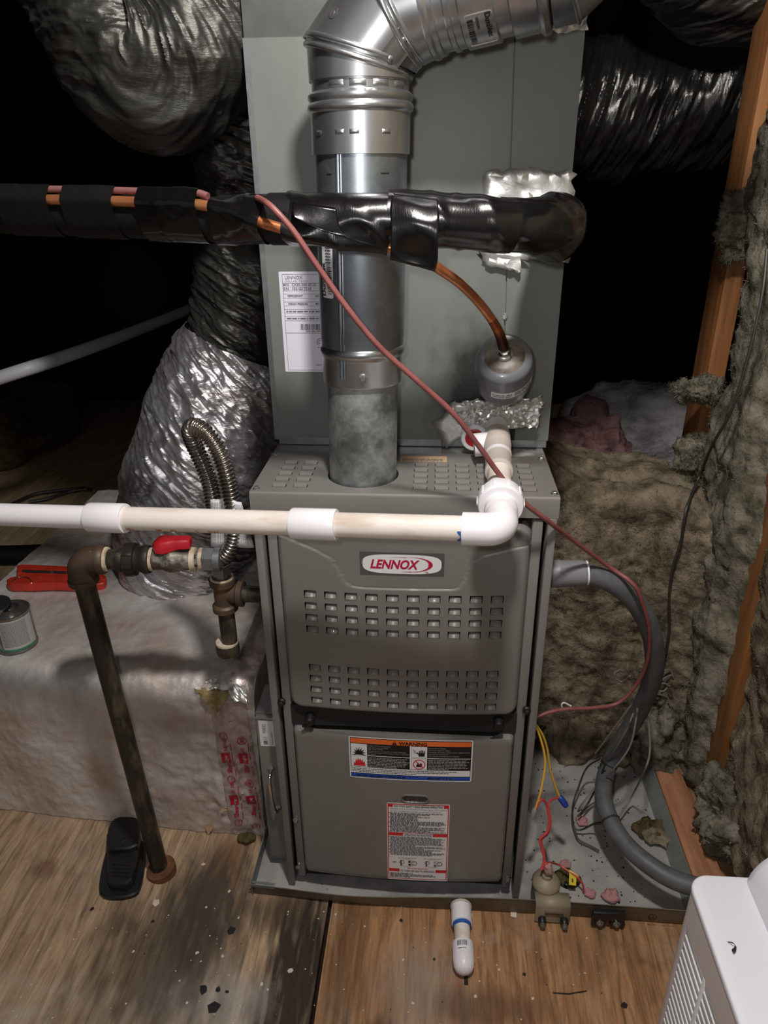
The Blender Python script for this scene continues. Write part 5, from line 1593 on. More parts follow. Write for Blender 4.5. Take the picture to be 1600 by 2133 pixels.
# torn foam patch at the front edge
mb = MB()
cpx = at(455, 1452, y=.128)
rng = np.random.RandomState(3)
outl = [(398, 1418), (425, 1410), (455, 1413), (490, 1420), (488, 1440), (470, 1462), (455, 1486), (440, 1478), (425, 1458), (408, 1440)]
ctr = np.array([448, 1440])
P = []
for k in range(40):
    t = k / 40 * 10
    a_, b_ = np.array(outl[int(t)]), np.array(outl[(int(t) + 1) % 10])
    o_ = a_ + (b_ - a_) * (t - int(t))
    row = []
    for q in np.linspace(.02, 1, 8):
        p = ctr + (o_ - ctr) * q
        w3 = at(p[0], p[1], z=.377)
        if w3[1] < .150:
            yy = .12
            for _ in range(4):
                w3 = at(p[0], p[1], y=yy)
                yy = front_at(w3[0], w3[2]) - .009
        row.append(w3)
    P.append(row)
P.append(P[0])
P = np.array(P)
P = P + np.array([0, -.003, .004]) + (fbm(P * 70, 3, 101) * .0025)[..., None] * np.array([0, -1, .6])
MB().grid(P).build('torn_foam', 'glue', box, smooth=50, recalc=False)
for cpts, sd_ in (([at(475, 1422, y=.135), at(510, 1430, y=.13), at(516, 1466, y=.115), at(486, 1456, y=.12)], 103), ([at(424, 1418, y=.150), at(454, 1408, y=.152), at(462, 1430, y=.136), at(436, 1440, y=.136)], 104)):
    MB().grid(crumple(cpts, 8, 8, .004, 70, sd_, .003)).build('torn_foil', 'foil', box, smooth=0, recalc=False)
# insulation tuft at the box foot
tft = MB()
P = []
cc = at(514, 1744, z=.006)
for i in range(18):
    P.append([cc + np.array([.020 * math.cos(a_) * math.sin(b_), .012 * math.sin(a_) * math.sin(b_), .010 * math.cos(b_)]) for a_ in np.arange(28) * 2 * PI / 28 for b_ in [max(.02, i / 17 * PI)]])
P = np.array(P)
P = P + (fbm(P * 60, 3, 107) * .006)[..., None] * unit((P - cc).reshape(-1, 3).mean(0) + np.array([0, -1, .4]))
MB().grid(P, 0, True).build('foot_tuft', 'rockdark', box, smooth=60)

# ================================================================== FLEX DUCTS
def flexduct(name, label, pts, radii, m, n_al=200, n_ar=150, amp=.010, skew=1.0, fs=34, fc=7, seed=0, big=.012, sub=None):
    C, T, A, B = frames(spline(pts, n_al))
    s = np.concatenate([[0], np.cumsum(np.linalg.norm(np.diff(C, axis=0), axis=1))])
    rr_ = np.interp(np.linspace(0, 1, n_al), np.linspace(0, 1, len(radii)), radii)
    # put the noise seam on the far side from the camera
    th = np.linspace(0, 2 * PI, n_ar, endpoint=False)
    R = np.zeros((n_al, n_ar, 3))
    for i in range(n_al):
        back = C[i] - CAM
        b = back - T[i] * (back @ T[i]); b /= np.linalg.norm(b)
        w = np.cross(T[i], b)
        thm = th
        q = np.stack([np.cos(thm) * rr_[i] * fc, np.sin(thm) * rr_[i] * fc, s[i] * fs + skew * (thm - PI) * rr_[i] * fs], -1)
        e = amp * (ridge(q, 3, seed, .55) - .6)
        q2 = np.stack([np.cos(thm) * 1.2, np.sin(thm) * 1.2, np.full(n_ar, s[i] * 9)], -1)
        e = e + big * fbm(q2, 2, seed + 7)
        q3 = np.stack([np.cos(thm) * rr_[i] * 30, np.sin(thm) * rr_[i] * 30, s[i] * 100 + skew * (thm - PI) * rr_[i] * 100], -1)
        e = e + amp * .22 * vnoise(q3, seed + 11)
        R[i] = C[i] + (rr_[i] + e)[:, None] * (np.cos(thm)[:, None] * b + np.sin(thm)[:, None] * w)
    return R
def duct_thing(name, label, R, m, group=None):
    mb = MB()
    mb.grid(R, 0, True)
    o = mb.build(name, m, None, smooth=35, recalc=False)
    return tag(o, label, 'duct', group)

rd = thing('return_duct', 'bright silver flexible duct rising from the duct box behind the gas hose', 'duct', (-.56, .56, BZ))
R = flexduct('', '', [(-.560, .56, .362), (-.556, .56, .43), (-.53, .56, .56), (-.485, .57, .70), (-.425, .59, .83), (-.385, .60, .92)], [.150, .168, .172, .158, .142, .128], None, 420, 300, .0046, .45, 46, 15, 5, .012)
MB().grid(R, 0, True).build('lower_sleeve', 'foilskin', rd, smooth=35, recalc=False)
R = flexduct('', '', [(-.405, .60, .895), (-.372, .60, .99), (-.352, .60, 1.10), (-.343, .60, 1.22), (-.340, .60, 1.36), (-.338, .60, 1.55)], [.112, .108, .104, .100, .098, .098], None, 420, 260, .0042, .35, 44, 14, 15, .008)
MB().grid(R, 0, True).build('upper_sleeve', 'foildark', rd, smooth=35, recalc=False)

R = flexduct('', '', [(-.49, .36, 1.76), (-.475, .33, 1.62), (-.445, .29, 1.49), (-.390, .265, 1.392), (-.325, .27, 1.415), (-.285, .285, 1.50), (-.265, .30, 1.62)], [.125, .118, .118, .116, .106, .098, .09], None, 420, 300, .0042, .5, 46, 14, 25, .014)
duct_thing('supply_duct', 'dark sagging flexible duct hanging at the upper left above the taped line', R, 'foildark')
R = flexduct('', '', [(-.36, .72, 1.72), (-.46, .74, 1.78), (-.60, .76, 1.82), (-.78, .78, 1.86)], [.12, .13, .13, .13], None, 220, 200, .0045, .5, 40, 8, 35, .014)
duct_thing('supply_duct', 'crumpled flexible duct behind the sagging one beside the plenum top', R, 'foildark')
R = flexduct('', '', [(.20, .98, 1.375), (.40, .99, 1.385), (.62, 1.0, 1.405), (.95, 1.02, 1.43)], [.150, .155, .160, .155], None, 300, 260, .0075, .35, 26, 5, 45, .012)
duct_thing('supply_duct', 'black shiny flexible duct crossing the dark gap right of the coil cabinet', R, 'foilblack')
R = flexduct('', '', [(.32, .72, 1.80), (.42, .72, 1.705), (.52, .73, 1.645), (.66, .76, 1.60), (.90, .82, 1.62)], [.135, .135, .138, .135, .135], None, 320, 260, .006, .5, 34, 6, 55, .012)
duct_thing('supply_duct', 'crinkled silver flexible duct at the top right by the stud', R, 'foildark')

# ================================================================== RIGHT KNEE WALL: STUDS, PLATE, MINERAL WOOL
def post(name, label, x0, y0, z0, z1, w=.038, d=.089):
    mb = MB().box((x0, y0, z0), (x0 + w, y0 + d, z1), 0, .0025)
    return tag(mb.build(name, 'stud', None, smooth=30), label, 'stud')
s1 = at(1526, 300, y=.69)
post('wall_stud', 'tall orange pine wall stud at the right with wool flopping over it', s1[0], .601, .04, 1.95)
s2 = at(1528, 1240, y=.30)
post('wall_stud', 'near pine wall stud at the right half buried between wool batts', s2[0] + .004, .213, .04, 1.95)
# sill plate on the floor
q = [at(1356, 1640, z=.0), at(1420, 1640, z=.0), at(1475, 1800, z=.0), at(1412, 1800, z=.0)]
sx0, sx1 = .555, .612
mb = MB().box((sx0, -.75, FZ + .0005), (sx1, .62, .032), 0, .002)
tag(mb.build('sill_plate', 'plate', None, smooth=30), 'reddish pine plank on the floor along the right side of the pan', 'lumber')

def fuzz(parent, Q, Nn, n, m, seed, length=.0095, lift=.2):
    rs = np.random.RandomState(seed)
    Qf, Nf = Q.reshape(-1, 3), Nn.reshape(-1, 3)
    k = rs.randint(0, len(Qf), n)
    p, nn = Qf[k], Nf[k]
    d = rs.normal(size=(n, 3)) + nn * lift
    d /= np.linalg.norm(d, axis=1)[:, None]
    d2 = d + .6 * rs.normal(size=(n, 3)); d2 /= np.linalg.norm(d2, axis=1)[:, None]
    L = length * rs.uniform(.35, 1.1, (n, 1))
    w = np.cross(d, rs.normal(size=(n, 3))); w /= np.linalg.norm(w, axis=1)[:, None]; w *= rs.uniform(.0003, .0008, (n, 1))
    p = p - nn * .001
    mid = p + d * L * .5
    V = np.stack([p - w, p + w, mid + w * .9, mid - w * .9, mid + d2 * L * .5], 1).reshape(-1, 3)
    b = np.arange(n) * 5
    F = [f for i in b for f in ((i, i + 1, i + 2, i + 3), (i + 3, i + 2, i + 4))]
    me = bpy.data.meshes.new('wool_fibres')
    me.from_pydata(V.tolist(), [], F)
    me.materials.append(M[m])
    o = bpy.data.objects.new('wool_fibres', me)
    COL.objects.link(o)
    o['kind'] = 'stuff'
    setparent(o, parent)
    return o

def wool(P, m, name, label, amp=(.018, .010, .005), fr=(7, 19, 48), seed=0, cat='insulation', closed=False):
    Nx = np.gradient(P, axis=0); Ny = np.gradient(P, axis=1)
    Nn = np.cross(Nx, Ny); Nn /= np.linalg.norm(Nn, axis=2, keepdims=True) + 1e-9
    mid = P[P.shape[0] // 2, P.shape[1] // 2]
    if Nn[P.shape[0] // 2, P.shape[1] // 2] @ (CAM - mid) < 0: Nn = -Nn
    e = amp[0] * fbm(P * fr[0], 2, seed) + amp[1] * fbm(P * fr[1], 3, seed + 2) + amp[2] * ridge(P * fr[2], 2, seed + 3)
    Q = P + Nn * e[..., None]
    o = MB().grid(Q, 0, closed).build(name, m, None, smooth=65, recalc=False)
    fuzz(o, Q, Nn, int(Q.shape[0] * Q.shape[1] * .8), m, seed)
    return tag(o, label, cat)
# batt behind the furnace, facing the camera
xs = np.linspace(.229, .63, 150)
P = []
for x in xs:
    top = np.interp(x, [.19, .24, .30, .36, .44, .52, .57, .63], [.765, .755, .698, .668, .660, .668, .655, .62])
    yb = .425 + .02 * math.sin(x * 9) - .05 * max(0, (x - .5) / .1)
    row = [(x, yb - .010 * math.sin(t * PI), -.002 + (top - .03) * t) for t in np.linspace(0, 1, 150)]
    row += [(x, yb + .05 * (1 - math.cos(t)), top - .03 + .03 * math.sin(t)) for t in np.linspace(.2, PI / 2, 8)] + [(x, yb + t, top - .008 * math.sin(t * 40)) for t in np.linspace(.06, .24, 16)] + [(x, yb + .24 + .05 * math.sin(t), top - .10 * (1 - math.cos(t))) for t in np.linspace(.2, PI / 2, 8)]
    P.append(row)
wool(np.array(P), 'rock', 'insulation_batt', 'brown mineral wool batt standing behind the furnace at the right', (.010, .0075, .0030), (6, 16, 40), 111)
# wall batt between the studs
def wall_batt(ya, edge, z0, z1, x0, seed, label, m, curl=.05, nz=230, ny=None):
    ny = ny or (90 if ya > 0 else 260)
    P = []
    for z in np.linspace(z0, z1, nz):
        ye = np.interp(z, *edge) + .012 * float(fbm(np.array([[z * 14, 3, seed]]), 3, seed)[0])
        P.append([(x0 + .012 * math.sin(z * 6 + seed) + curl * max(0, (t - .72) / .28) ** 2.2 + .085 * max(0, (.36 - t) / .36), ya + (ye - ya) * t, z) for t in np.linspace(0, 1, ny)])
    return wool(np.array(P), m, 'insulation_batt', label, (.014, .0085, .0035), (6, 17, 40), seed)
wall_batt(.215, ([0, .30, .62, .76, .84, .96, 1.08, 1.15, 1.20, 1.32, 1.6], [.40, .44, .50, .535, .55, .535, .535, .545, .59, .575, .55]), .03, 1.62, .606, 121, 'grey green mineral wool batt between the two wall studs', 'rockgrey')
wall_batt(-1.45, ([0, .1, .2, .3, .5, .7, .9, 1.6], [.17, .19, .20, .208, .214, .214, .212, .212]), .10, 1.62, .606, 131, 'near mineral wool batt right of the half buried stud', 'rock', .03)
def blob(name, c, r, m, label=None, parent=None, seed=0, n=(64, 90), amp=.25, fr=2.4, flat=True, cat='insulation', build=True):
    th = np.linspace(0, 2 * PI, n[1], endpoint=False); ph = np.linspace(.03, PI - .03, n[0])
    D = np.stack([np.sin(ph)[:, None] * np.cos(th), np.sin(ph)[:, None] * np.sin(th), np.cos(ph)[:, None] + 0 * th], -1)
    P0_ = np.array(c) + D * np.array(r)
    Nn = D / np.array(r); Nn /= np.linalg.norm(Nn, axis=2, keepdims=True)
    sz = float(np.min(r))
    e = sz * amp * 1.6 * fbm(P0_ * (.9 / sz) + seed, 4, seed, .6)
    P = P0_ + Nn * e[..., None]
    o = MB().grid(P, 0, True).build(name, m, parent, smooth=65)
    if label and sz > .004: fuzz(o, P, Nn, int(n[0] * n[1] * 1.2), m, seed, min(.011, sz * .5))
    if label: tag(o, label, cat)
    return o
blob('insulation_tuft', at(1452, 812, y=.50), (.045, .03, .022), 'rockgrey', 'small fluffy wool tuft sticking out across the tall stud', None, 3, amp=.45, fr=3)
blob('insulation_tuft', at(1545, 470, y=.56), (.040, .03, .065), 'rockgrey', 'wool flap hanging over the tall stud near its top', None, 5, amp=.4, fr=3)
blob('insulation_tuft', at(1445, 975, y=.50), (.040, .03, .055), 'rockgrey', 'wool clump where the thin dark cable leaves the tall stud', None, 8, amp=.4, fr=3)
blob('insulation_clump', at(1385, 1560, y=.36), (.075, .05, .12), 'rockgrey', 'grey wool clump behind the loose grey wires', None, 11, amp=.35, fr=3)
blob('insulation_clump', at(1420, 1420, y=.42), (.075, .05, .14), 'rockgrey', 'wool pushed up against the wall behind the grey conduit bend', None, 14, amp=.3, fr=3)
blob('insulation_clump', at(1240, 1545, y=.40), (.13, .045, .055), 'rock', 'brown wool lying along the back of the drain pan', None, 17, amp=.3, fr=3)
blob('insulation_clump', at(1515, 1700, y=.12), (.05, .08, .07), 'rockgrey', 'wool clump drooping to the plank at the lower right', None, 19, amp=.4, fr=3)
c = at(1310, 880, y=1.28)
blob('blown_insulation', (c[0] + .03, 1.36, .37), (.27, .34, .30), 'blown', 'grey white mound of blown insulation in the dark gap at the right', None, 23, (70, 100), .16, 2.6)
blob('blown_insulation', at(1222, 935, y=1.02), (.12, .12, .11), 'blownpink', 'dim pink loose fibreglass beside the grey white mound', None, 29, (50, 70), .3, 3)
P = [at(1265, 972, y=.60), at(1282, 951, y=.66), at(1332, 962, y=.66), at(1312, 976, y=.60)]
tag(MB().add(P + [p - np.array([0, 0, .012]) for p in P], [(0, 1, 2, 3), (7, 6, 5, 4), (0, 4, 5, 1), (1, 5, 6, 2), (2, 6, 7, 3), (3, 7, 4, 0)]).build('plastic_scrap', 'blackplastic', None, smooth=0), 'small black scrap lying behind the top edge of the brown wool batt', 'debris')
# drooping edge tufts along the batt top
for k, (px, py) in enumerate(((1168, 950), (1225, 965), (1300, 972), (1372, 985), (1410, 1010))):
    pass

# thin dark cable down the wall
cpts = [(1598, 520, .44), (1590, 600, .45), (1572, 690, .46), (1548, 780, .475), (1522, 860, .49), (1485, 925, .50), (1458, 990, .50), (1430, 1060, .47), (1418, 1130, .44), (1402, 1180, .42), (1394, 1240, .40), (1395, 1300, .39), (1388, 1350, .38), (1378, 1400, .38), (1362, 1440, .38)]
tag(MB().tube(spline([at(a, b, x=.575 - .004 * i) if i < 6 else at(a, b, y=.43 if i == 6 else .352) for i, (a, b, c) in enumerate(cpts)], 120), .0028, 8).build('wall_cable', 'wire_dark'), 'thin dark cable running down the wool wall at the right', 'cable')

# ================================================================== CONDUIT
cd = thing('flexible_conduit', 'thick grey flexible conduit curving from the furnace side down into the pan', 'conduit', tuple(at(1195, 1193, y=.06)))
pts = [at(1150, 1195, y=.062), at(1195, 1194, y=.062), at(1240, 1200, y=.064), at(1292, 1224, y=.07), at(1338, 1275, y=.085), at(1362, 1340, y=.105), at(1360, 1410, y=.14), at(1332, 1480, y=.19), at(1294, 1545, y=.215), at(1266, 1600, y=.215)]
pts += [at(1257, 1655, z=.125), at(1270, 1705, z=.115), at(1302, 1757, z=.108), at(1350, 1800, z=.105), at(1408, 1834, z=.10), at(1470, 1850, z=.10), at(1540, 1850, z=.10)]
cs = spline(pts, 200)
MB().tube(cs[10:], .0172, 20).build('conduit_hose', 'grey_conduit', cd)
dcf = unit(pts[1] - pts[0])
MB().lathe([(.0215, -.030), (.0225, -.012), (.0225, -.010), (.0215, -.008), (.0210, .026), (.0190, .031), (.0182, .032)], pts[1] - dcf * .012, dcf, 24).build('conduit_fitting', 'fitting', cd)
MB().lathe([(.0184, .031), (.0198, .0315), (.0198, .034), (.0180, .0345)], pts[1] - dcf * .012, dcf, 24).build('fitting_ring', 'white', cd)
for px, py in ((1268, 1590), (1290, 1712)):
    i = int(np.argmin([abs(px_of(p) - px) + abs(p[2] - at(px, py, y=p[1])[2]) * 800 for p in cs]))
    T_ = unit(cs[i + 1] - cs[i - 1])
    MB().lathe([(.0176, -.002), (.0185, -.0015), (.0185, .0015), (.0176, .002)], cs[i], T_, 20).build('zip_tie', 'wire_dark', cd)

# ================================================================== LOOSE WIRES
def wire(pts, m, r, name, label, cat='wire', n=70, group=None):
    return tag(MB().tube(spline(pts, n), r, 8).build(name, m), label, cat, group)
gw = 'loose grey wires beside the conduit'
wl_ = ['grey wire crossing in front of the conduit highest of the loose bundle', 'second grey wire of the loose bundle in front of the conduit', 'longest pale grey wire drooping to a hairpin bend left of the conduit',
       'pale grey wire hanging straight down right of the conduit', 'dark wire looping on the pan floor round the pink scrap', 'dark wire tail lying on the pan floor below the dark loop', 'dark wire climbing from the hairpin bend to the conduit']
def zz(L): return [at(a, b, **({'y': c} if c > .1 else {'z': c})) for a, b, c in L]
for L, m in (([(1335, 1448, .20), (1310, 1475, .20), (1270, 1530, .22), (1240, 1570, .24)], 'wire_grey'),
             ([(1333, 1450, .19), (1318, 1490, .18), (1300, 1530, .17), (1272, 1575, .20), (1246, 1600, .24)], 'wire_grey'),
             ([(1330, 1455, .18), (1325, 1500, .16), (1312, 1555, .15), (1280, 1600, .15), (1242, 1640, .09), (1212, 1675, .05), (1205, 1690, .02), (1225, 1668, .03), (1250, 1640, .06)], 'wire_grey'),
             ([(1336, 1448, .19), (1350, 1500, .18), (1354, 1560, .16), (1345, 1600, .13), (1318, 1655, .06), (1290, 1700, .03)], 'wire_grey'),
             ([(1250, 1580, .24), (1222, 1600, .08), (1205, 1640, .05), (1193, 1680, .03), (1196, 1722, .02), (1212, 1728, .02), (1240, 1715, .05), (1278, 1710, .10)], 'wire_dark'),
             ([(1196, 1722, .02), (1205, 1748, .01), (1230, 1762, .008), (1248, 1772, .008)], 'wire_dark'),
             ([(1205, 1700, .03), (1230, 1665, .05), (1262, 1590, .18)], 'wire_dark')):
    wire(zz(L), m, .0019, 'loose_wire', wl_.pop(0), group=gw)
wire(zz([(1312, 1408, .3), (1296, 1420, .32), (1282, 1412, .32), (1280, 1402, .32), (1290, 1396, .33)]), 'wire_grey', .0018, 'wire_loop', 'short curled grey wire end against the brown wool')
fl_lab = ['frayed wire end pointing up and right by the wool wall', 'frayed wire end lying lowest across the tangle middle', 'frayed wire end curling back at the tangle top', 'frayed wire end hanging below the others by the wool', 'frayed wire end running level through the tangle']
for L in ([(1362, 1440, .34), (1372, 1425, .33), (1385, 1412, .34), (1398, 1406, .35)], [(1360, 1432, .34), (1380, 1440, .33), (1395, 1428, .34)], [(1366, 1420, .34), (1378, 1400, .34), (1396, 1395, .35), (1402, 1410, .35)], [(1370, 1446, .33), (1390, 1452, .34), (1396, 1470, .34)], [(1364, 1428, .34), (1386, 1424, .33), (1402, 1440, .34)]):
    wire(zz(L), 'wire_grey', .0018, 'stripped_wire', fl_lab.pop(0), group='frayed wire ends')
wire(zz([(1172, 1477, .15), (1170, 1468, .15), (1176, 1464, .15), (1190, 1471, .15)]), 'white', .0016, 'bare_strand', 'tiny pale wire strand curling off the thermostat cable')
ye = at(1128, 1665, z=.115); yf2 = at(1166, 1652, z=.14)
wire([at(1112, 1503, y=.08), at(1125, 1535, y=.07), at(1134, 1570, y=.06), at(1135, 1600, y=.05), at(1126, 1650, y=.03), at(1116, 1683, y=.02)], 'wire_yellow', .0021, 'yellow_wire', 'yellow wire ending in the grey wire nut')
wire([at(1114, 1505, y=.085), at(1130, 1530, y=.085), at(1140, 1560, y=.085), at(1146, 1600, y=.08), at(1155, 1632, y=.075), at(1165, 1658, y=.07)], 'wire_yellow', .0021, 'yellow_wire', 'yellow wire ending in the blue wire nut')
nb0 = at(1166, 1660, y=.07)
tag(MB().lathe([(.0030, -.002), (.0048, .0), (.0062, .004), (.0062, .016), (.0048, .022), (.002, .0235)], nb0, unit(at(1176, 1674, y=.065) - nb0), 10).build('wire_nut', 'nut_blue'), 'blue wire nut on the pair of yellow and red wires', 'wire nut')
ng0 = at(1115, 1685, y=.02)
tag(MB().lathe([(.0028, -.002), (.0042, .0), (.0054, .003), (.0056, .014), (.0045, .0195), (.001, .0205)], ng0, unit(at(1109, 1702, y=.015) - ng0), 10).build('wire_nut', 'nut_grey'), 'grey wire nut at the end of the yellow wire near the furnace rail', 'wire nut')
wire([at(1117, 1684, y=.02), at(1124, 1668, y=.025), at(1133, 1667, y=.03), at(1140, 1680, y=.03), at(1144, 1712, y=.02), at(1140, 1732, y=.012), at(1125, 1748, y=.005), at(1129, 1768, y=.0), at(1134, 1790, y=-.008), at(1128, 1812, y=-.018)], 'wire_red', .0024, 'red_wire', 'red wire from the grey wire nut down to the float switch')
wire([at(1166, 1661, y=.07), at(1150, 1666, y=.055), at(1143, 1678, y=.04), at(1147, 1712, y=.025), at(1142, 1735, y=.016), at(1128, 1750, y=.008), at(1133, 1775, y=.0), at(1132, 1810, y=-.016)], 'wire_red', .0022, 'red_wire', 'red wire from the blue wire nut down to the float switch')
wire([at(1131, 1806, y=-.012), at(1140, 1797, y=-.008), at(1160, 1800, z=.045), at(1185, 1815, z=.037), at(1204, 1828, z=.034), at(1214, 1843, z=.022), at(1216, 1857, z=.006)], 'wire_red', .0020, 'red_wire', 'short red wire lying through the yellow tag in the pan')
tgm = MB()
P = [at(1186, 1818, z=.036), at(1201, 1826, z=.034), at(1200, 1845, z=.022), at(1185, 1843, z=.024)]
tgm.add(P, [(0, 1, 2, 3)])
P2_ = [at(1185, 1817, z=.037), at(1206, 1829, z=.034), at(1206, 1824, z=.037), at(1186, 1811, z=.040)]
tgm.add(P2_, [(0, 1, 2, 3)])
yt = tag(tgm.build('wire_tag', 'yellow', None, smooth=0, solid=.0006), 'small yellow tag folded over the red wire in the pan', 'tag')
MB().add([p + np.array([0, -.0008, .0008]) for p in (at(1191, 1829, z=.0315), at(1194, 1831, z=.031), at(1194, 1838, z=.027), at(1191, 1836, z=.0275))], [(0, 1, 2, 3)]).build('tag_mark', 'black', yt, smooth=0)

# ================================================================== FLOAT SWITCH AND TERMINAL BLOCK
fs = thing('float_switch', 'beige float switch clipped on the pan rim with red wires', 'float switch', tuple(at(1140, 1880, y=-.03)))
b0 = at(1133, 1866, y=-.008); b0[2] = 0
bx = b0[0]
MB().lathe([(.0245, .004), (.0255, .010), (.0255, .045), (.0265, .047), (.0265, .051), (.0215, .058), (.0120, .063), (.0100, .064), (.0095, .070), (.0060, .0705)], (bx, -.012, 0), (0, 0, 1), 36).build('float_body', 'beige', fs)
MB().lathe([(.0062, .070), (.0062, .077), (.004, .078)], (bx, -.012, 0), (0, 0, 1), 6).build('switch_nut', 'zinc', fs, smooth=0)
rx = bx + .008
mb = MB()
prof = [(-.026, .046), (-.040, .046), (-.0485, .043), (-.0515, .037), (-.0525, .0), (-.0525, -.002)]
mb.grid([[(x, y - .004, z) for y, z in prof] for x in (rx - .031, rx + .032)])
br = mb.build('clip_bracket', 'beige', fs, smooth=40, solid=.003)
MB().box((rx - .014, -.0588, .022), (rx + .020, -.0568, .027), 0, .0004).build('bracket_slot', 'rust', br, smooth=0)
for dx in (-.018, .022):
    mb = MB()
    mb.lathe([(.0072, 0), (.0072, .009), (.0055, .011)], (rx + dx, -.0570, .009), (0, -1, 0), 18)
    mb.lathe([(.0060, .010), (.0050, .0105), (.0050, .016), (.0035, .0175)], (rx + dx, -.0570, .009), (0, -1, 0), 12, 1)
    mb.build('thumb_screw', ['blackplastic', 'zinc'], br)
MB().lathe([(.0045, .0), (.0045, .009), (.003, .010)], (bx + .038, -.012, .040), (0, 0, 1), 12).build('side_post', 'blackplastic', fs)
blob('wire_splice', (bx - .001, -.010, .088), (.010, .009, .013), 'pinkfluff', None, fs, 41, (18, 22), .3)

tbk = thing('terminal_block', 'black two screw block fixed on the front rim of the drain pan', 'terminal block', tuple(at(1270, 1900, y=-.055)))
xa, xb = at(1235, 1900, y=-.058)[0], at(1304, 1900, y=-.058)[0]
mb = MB()
yf3 = front_y((xa + xb) / 2) - .009
mb.box((xa, yf3 - .009, .020), (xb, yf3, .040), 0, .0012)
mb.box((xa, yf3 - .009, .006), (xa + (xb - xa) * .42, yf3, .021), 0, .001)
mb.box((xa + (xb - xa) * .58, yf3 - .009, .006), (xb, yf3, .021), 0, .001)
mb.build('block_body', 'blackplastic', tbk, smooth=30)
for f in (.25, .76):
    screw(tbk, (xa + (xb - xa) * f, yf3 - .009, .013), (0, -1, 0), .0048)

# debris in the pan
def scatter(name, label, m, spots, cat='debris', parent=None, seed=0, size=(.002, .006)):
    rr = random.Random(seed)
    mb = MB()
    for x, y, z, s in spots:
        n = rr.randint(4, 6)
        t0 = rr.random() * 6
        V = []
        for k in range(n):
            t = t0 + k / n * 2 * PI
            r = s * rr.uniform(.55, 1.1)
            V.append((x + r * math.cos(t), y + r * math.sin(t), z + .0004 + rr.random() * s * .25))
        top = (x, y, z + s * .3)
        V.append(top)
        mb.add(V, [(k, (k + 1) % n, n) for k in range(n)])
    o = mb.build(name, m, parent, smooth=0)
    if parent is None:
        o['kind'] = 'stuff'; o['label'] = label; o['category'] = cat
    return o
rr = random.Random(11)
for (px, py, s, m, lb) in ((1180, 1832, .020, 'rockdark', 'dark wool scrap under the yellow tag'), (1350, 1730, .028, 'rockdark', 'dark brown wool scrap right of the conduit in the pan'), (1212, 1712, .012, 'pinkfluff', 'pink fibreglass scrap beside the dark wire loop'), (1230, 1862, .010, 'pinkfluff', 'pink fibreglass scrap left of the front pink scraps'), (1272, 1868, .014, 'pinkfluff', 'pink fibreglass scrap behind the black terminal block'), (1178, 1800, .010, 'pinkfluff', 'pink fibreglass scrap behind the red wire in the pan')):
    c = at(px, py, z=.002)
    blob('insulation_scrap', c + np.array([0, 0, s * .16]), (s * 1.15, s, s * .45), m, lb, None, 61 + px % 17, (18, 26), .4, 3, cat='debris')
tag(blob('insulation_scrap', at(1362, 1742, z=.010) + np.array([.006, 0, 0]), (.030, .022, .009), 'rock', None, None, 77, (18, 26), .4, 3), 'lighter brown wool scrap right of the dark one in the pan', 'debris')
sp = []
for k in range(190):
    x, y = rr.uniform(.24, .52), rr.uniform(-.03, .36)
    sp.append((x, y, -.003, rr.uniform(.0012, .0030)))
scatter('pan_grit', 'dark grit scattered over the right half of the drain pan', 'darkchip', sp, seed=5)
# pale heap of dust at the right of the pan
for px, py, r_ in ((1340, 1690, .05), (1370, 1790, .045), (1330, 1790, .03), (1180, 1580, .05)):
    pass

# ================================================================== FLOOR DEBRIS AND TOOLS
sp = [tuple(at(px, py, z=FZ)) + (s,) for px, py, s in ((478, 1857, .004), (497, 1912, .003), (430, 1890, .003), (605, 2022, .006), (411, 1985, .004), (464, 1992, .004), (278, 1982, .003), (837, 1888, .004), (325, 1882, .009), (390, 2089, .003), (980, 1909, .006), (1040, 2020, .003), (1070, 1905, .008), (545, 2050, .004), (558, 2062, .003), (840, 2000, .003), (1110, 2080, .004), (423, 1801, .006), (700, 1905, .003), (760, 1930, .0025), (990, 2075, .004), (860, 2090, .004))]
for k in range(110): sp.append((rr.uniform(-.72, .36), rr.uniform(-.30, -.06), FZ, rr.uniform(.0007, .0022)))
scatter('pale_flecks', 'pale paint and foil flecks scattered over the plywood floor', 'chip', sp, seed=6)
sp = [tuple(at(px, py, z=FZ)) + (s,) for px, py, s in ((481, 1940, .010), (425, 2061, .010), (319, 1920, .005), (192, 1894, .005), (455, 2062, .006), (445, 2100, .012), (473, 2066, .004), (836, 1918, .004), (1092, 2030, .006), (1300, 2095, .006), (905, 1998, .004))]
for k in range(40): sp.append((rr.uniform(-.72, .36), rr.uniform(-.30, -.06), FZ, rr.uniform(.0007, .0020)))
scatter('dark_flecks', 'small black scraps scattered over the plywood floor', 'darkchip', sp, seed=7)
tag(MB().tube([at(1152, 2068, z=FZ + .001), at(1185, 2070, z=FZ + .002), at(1222, 2064, z=FZ + .001)], .0011, 6).build('wood_splinter', 'darkchip'), 'thin dark splinter on the plywood at the lower right', 'debris')
tag(MB().box(at(969, 2052, z=FZ) + np.array([-.0016, 0, 0]), at(972, 2010, z=FZ) + np.array([.0016, 0, .0012])).build('gap_shadow_strip', 'darkchip', None, smooth=0), 'narrow black strip painting a crack and its shadow on the floor below the capped stub', 'debris')  # thin dark strip put in for the crack line and shadow below the stub

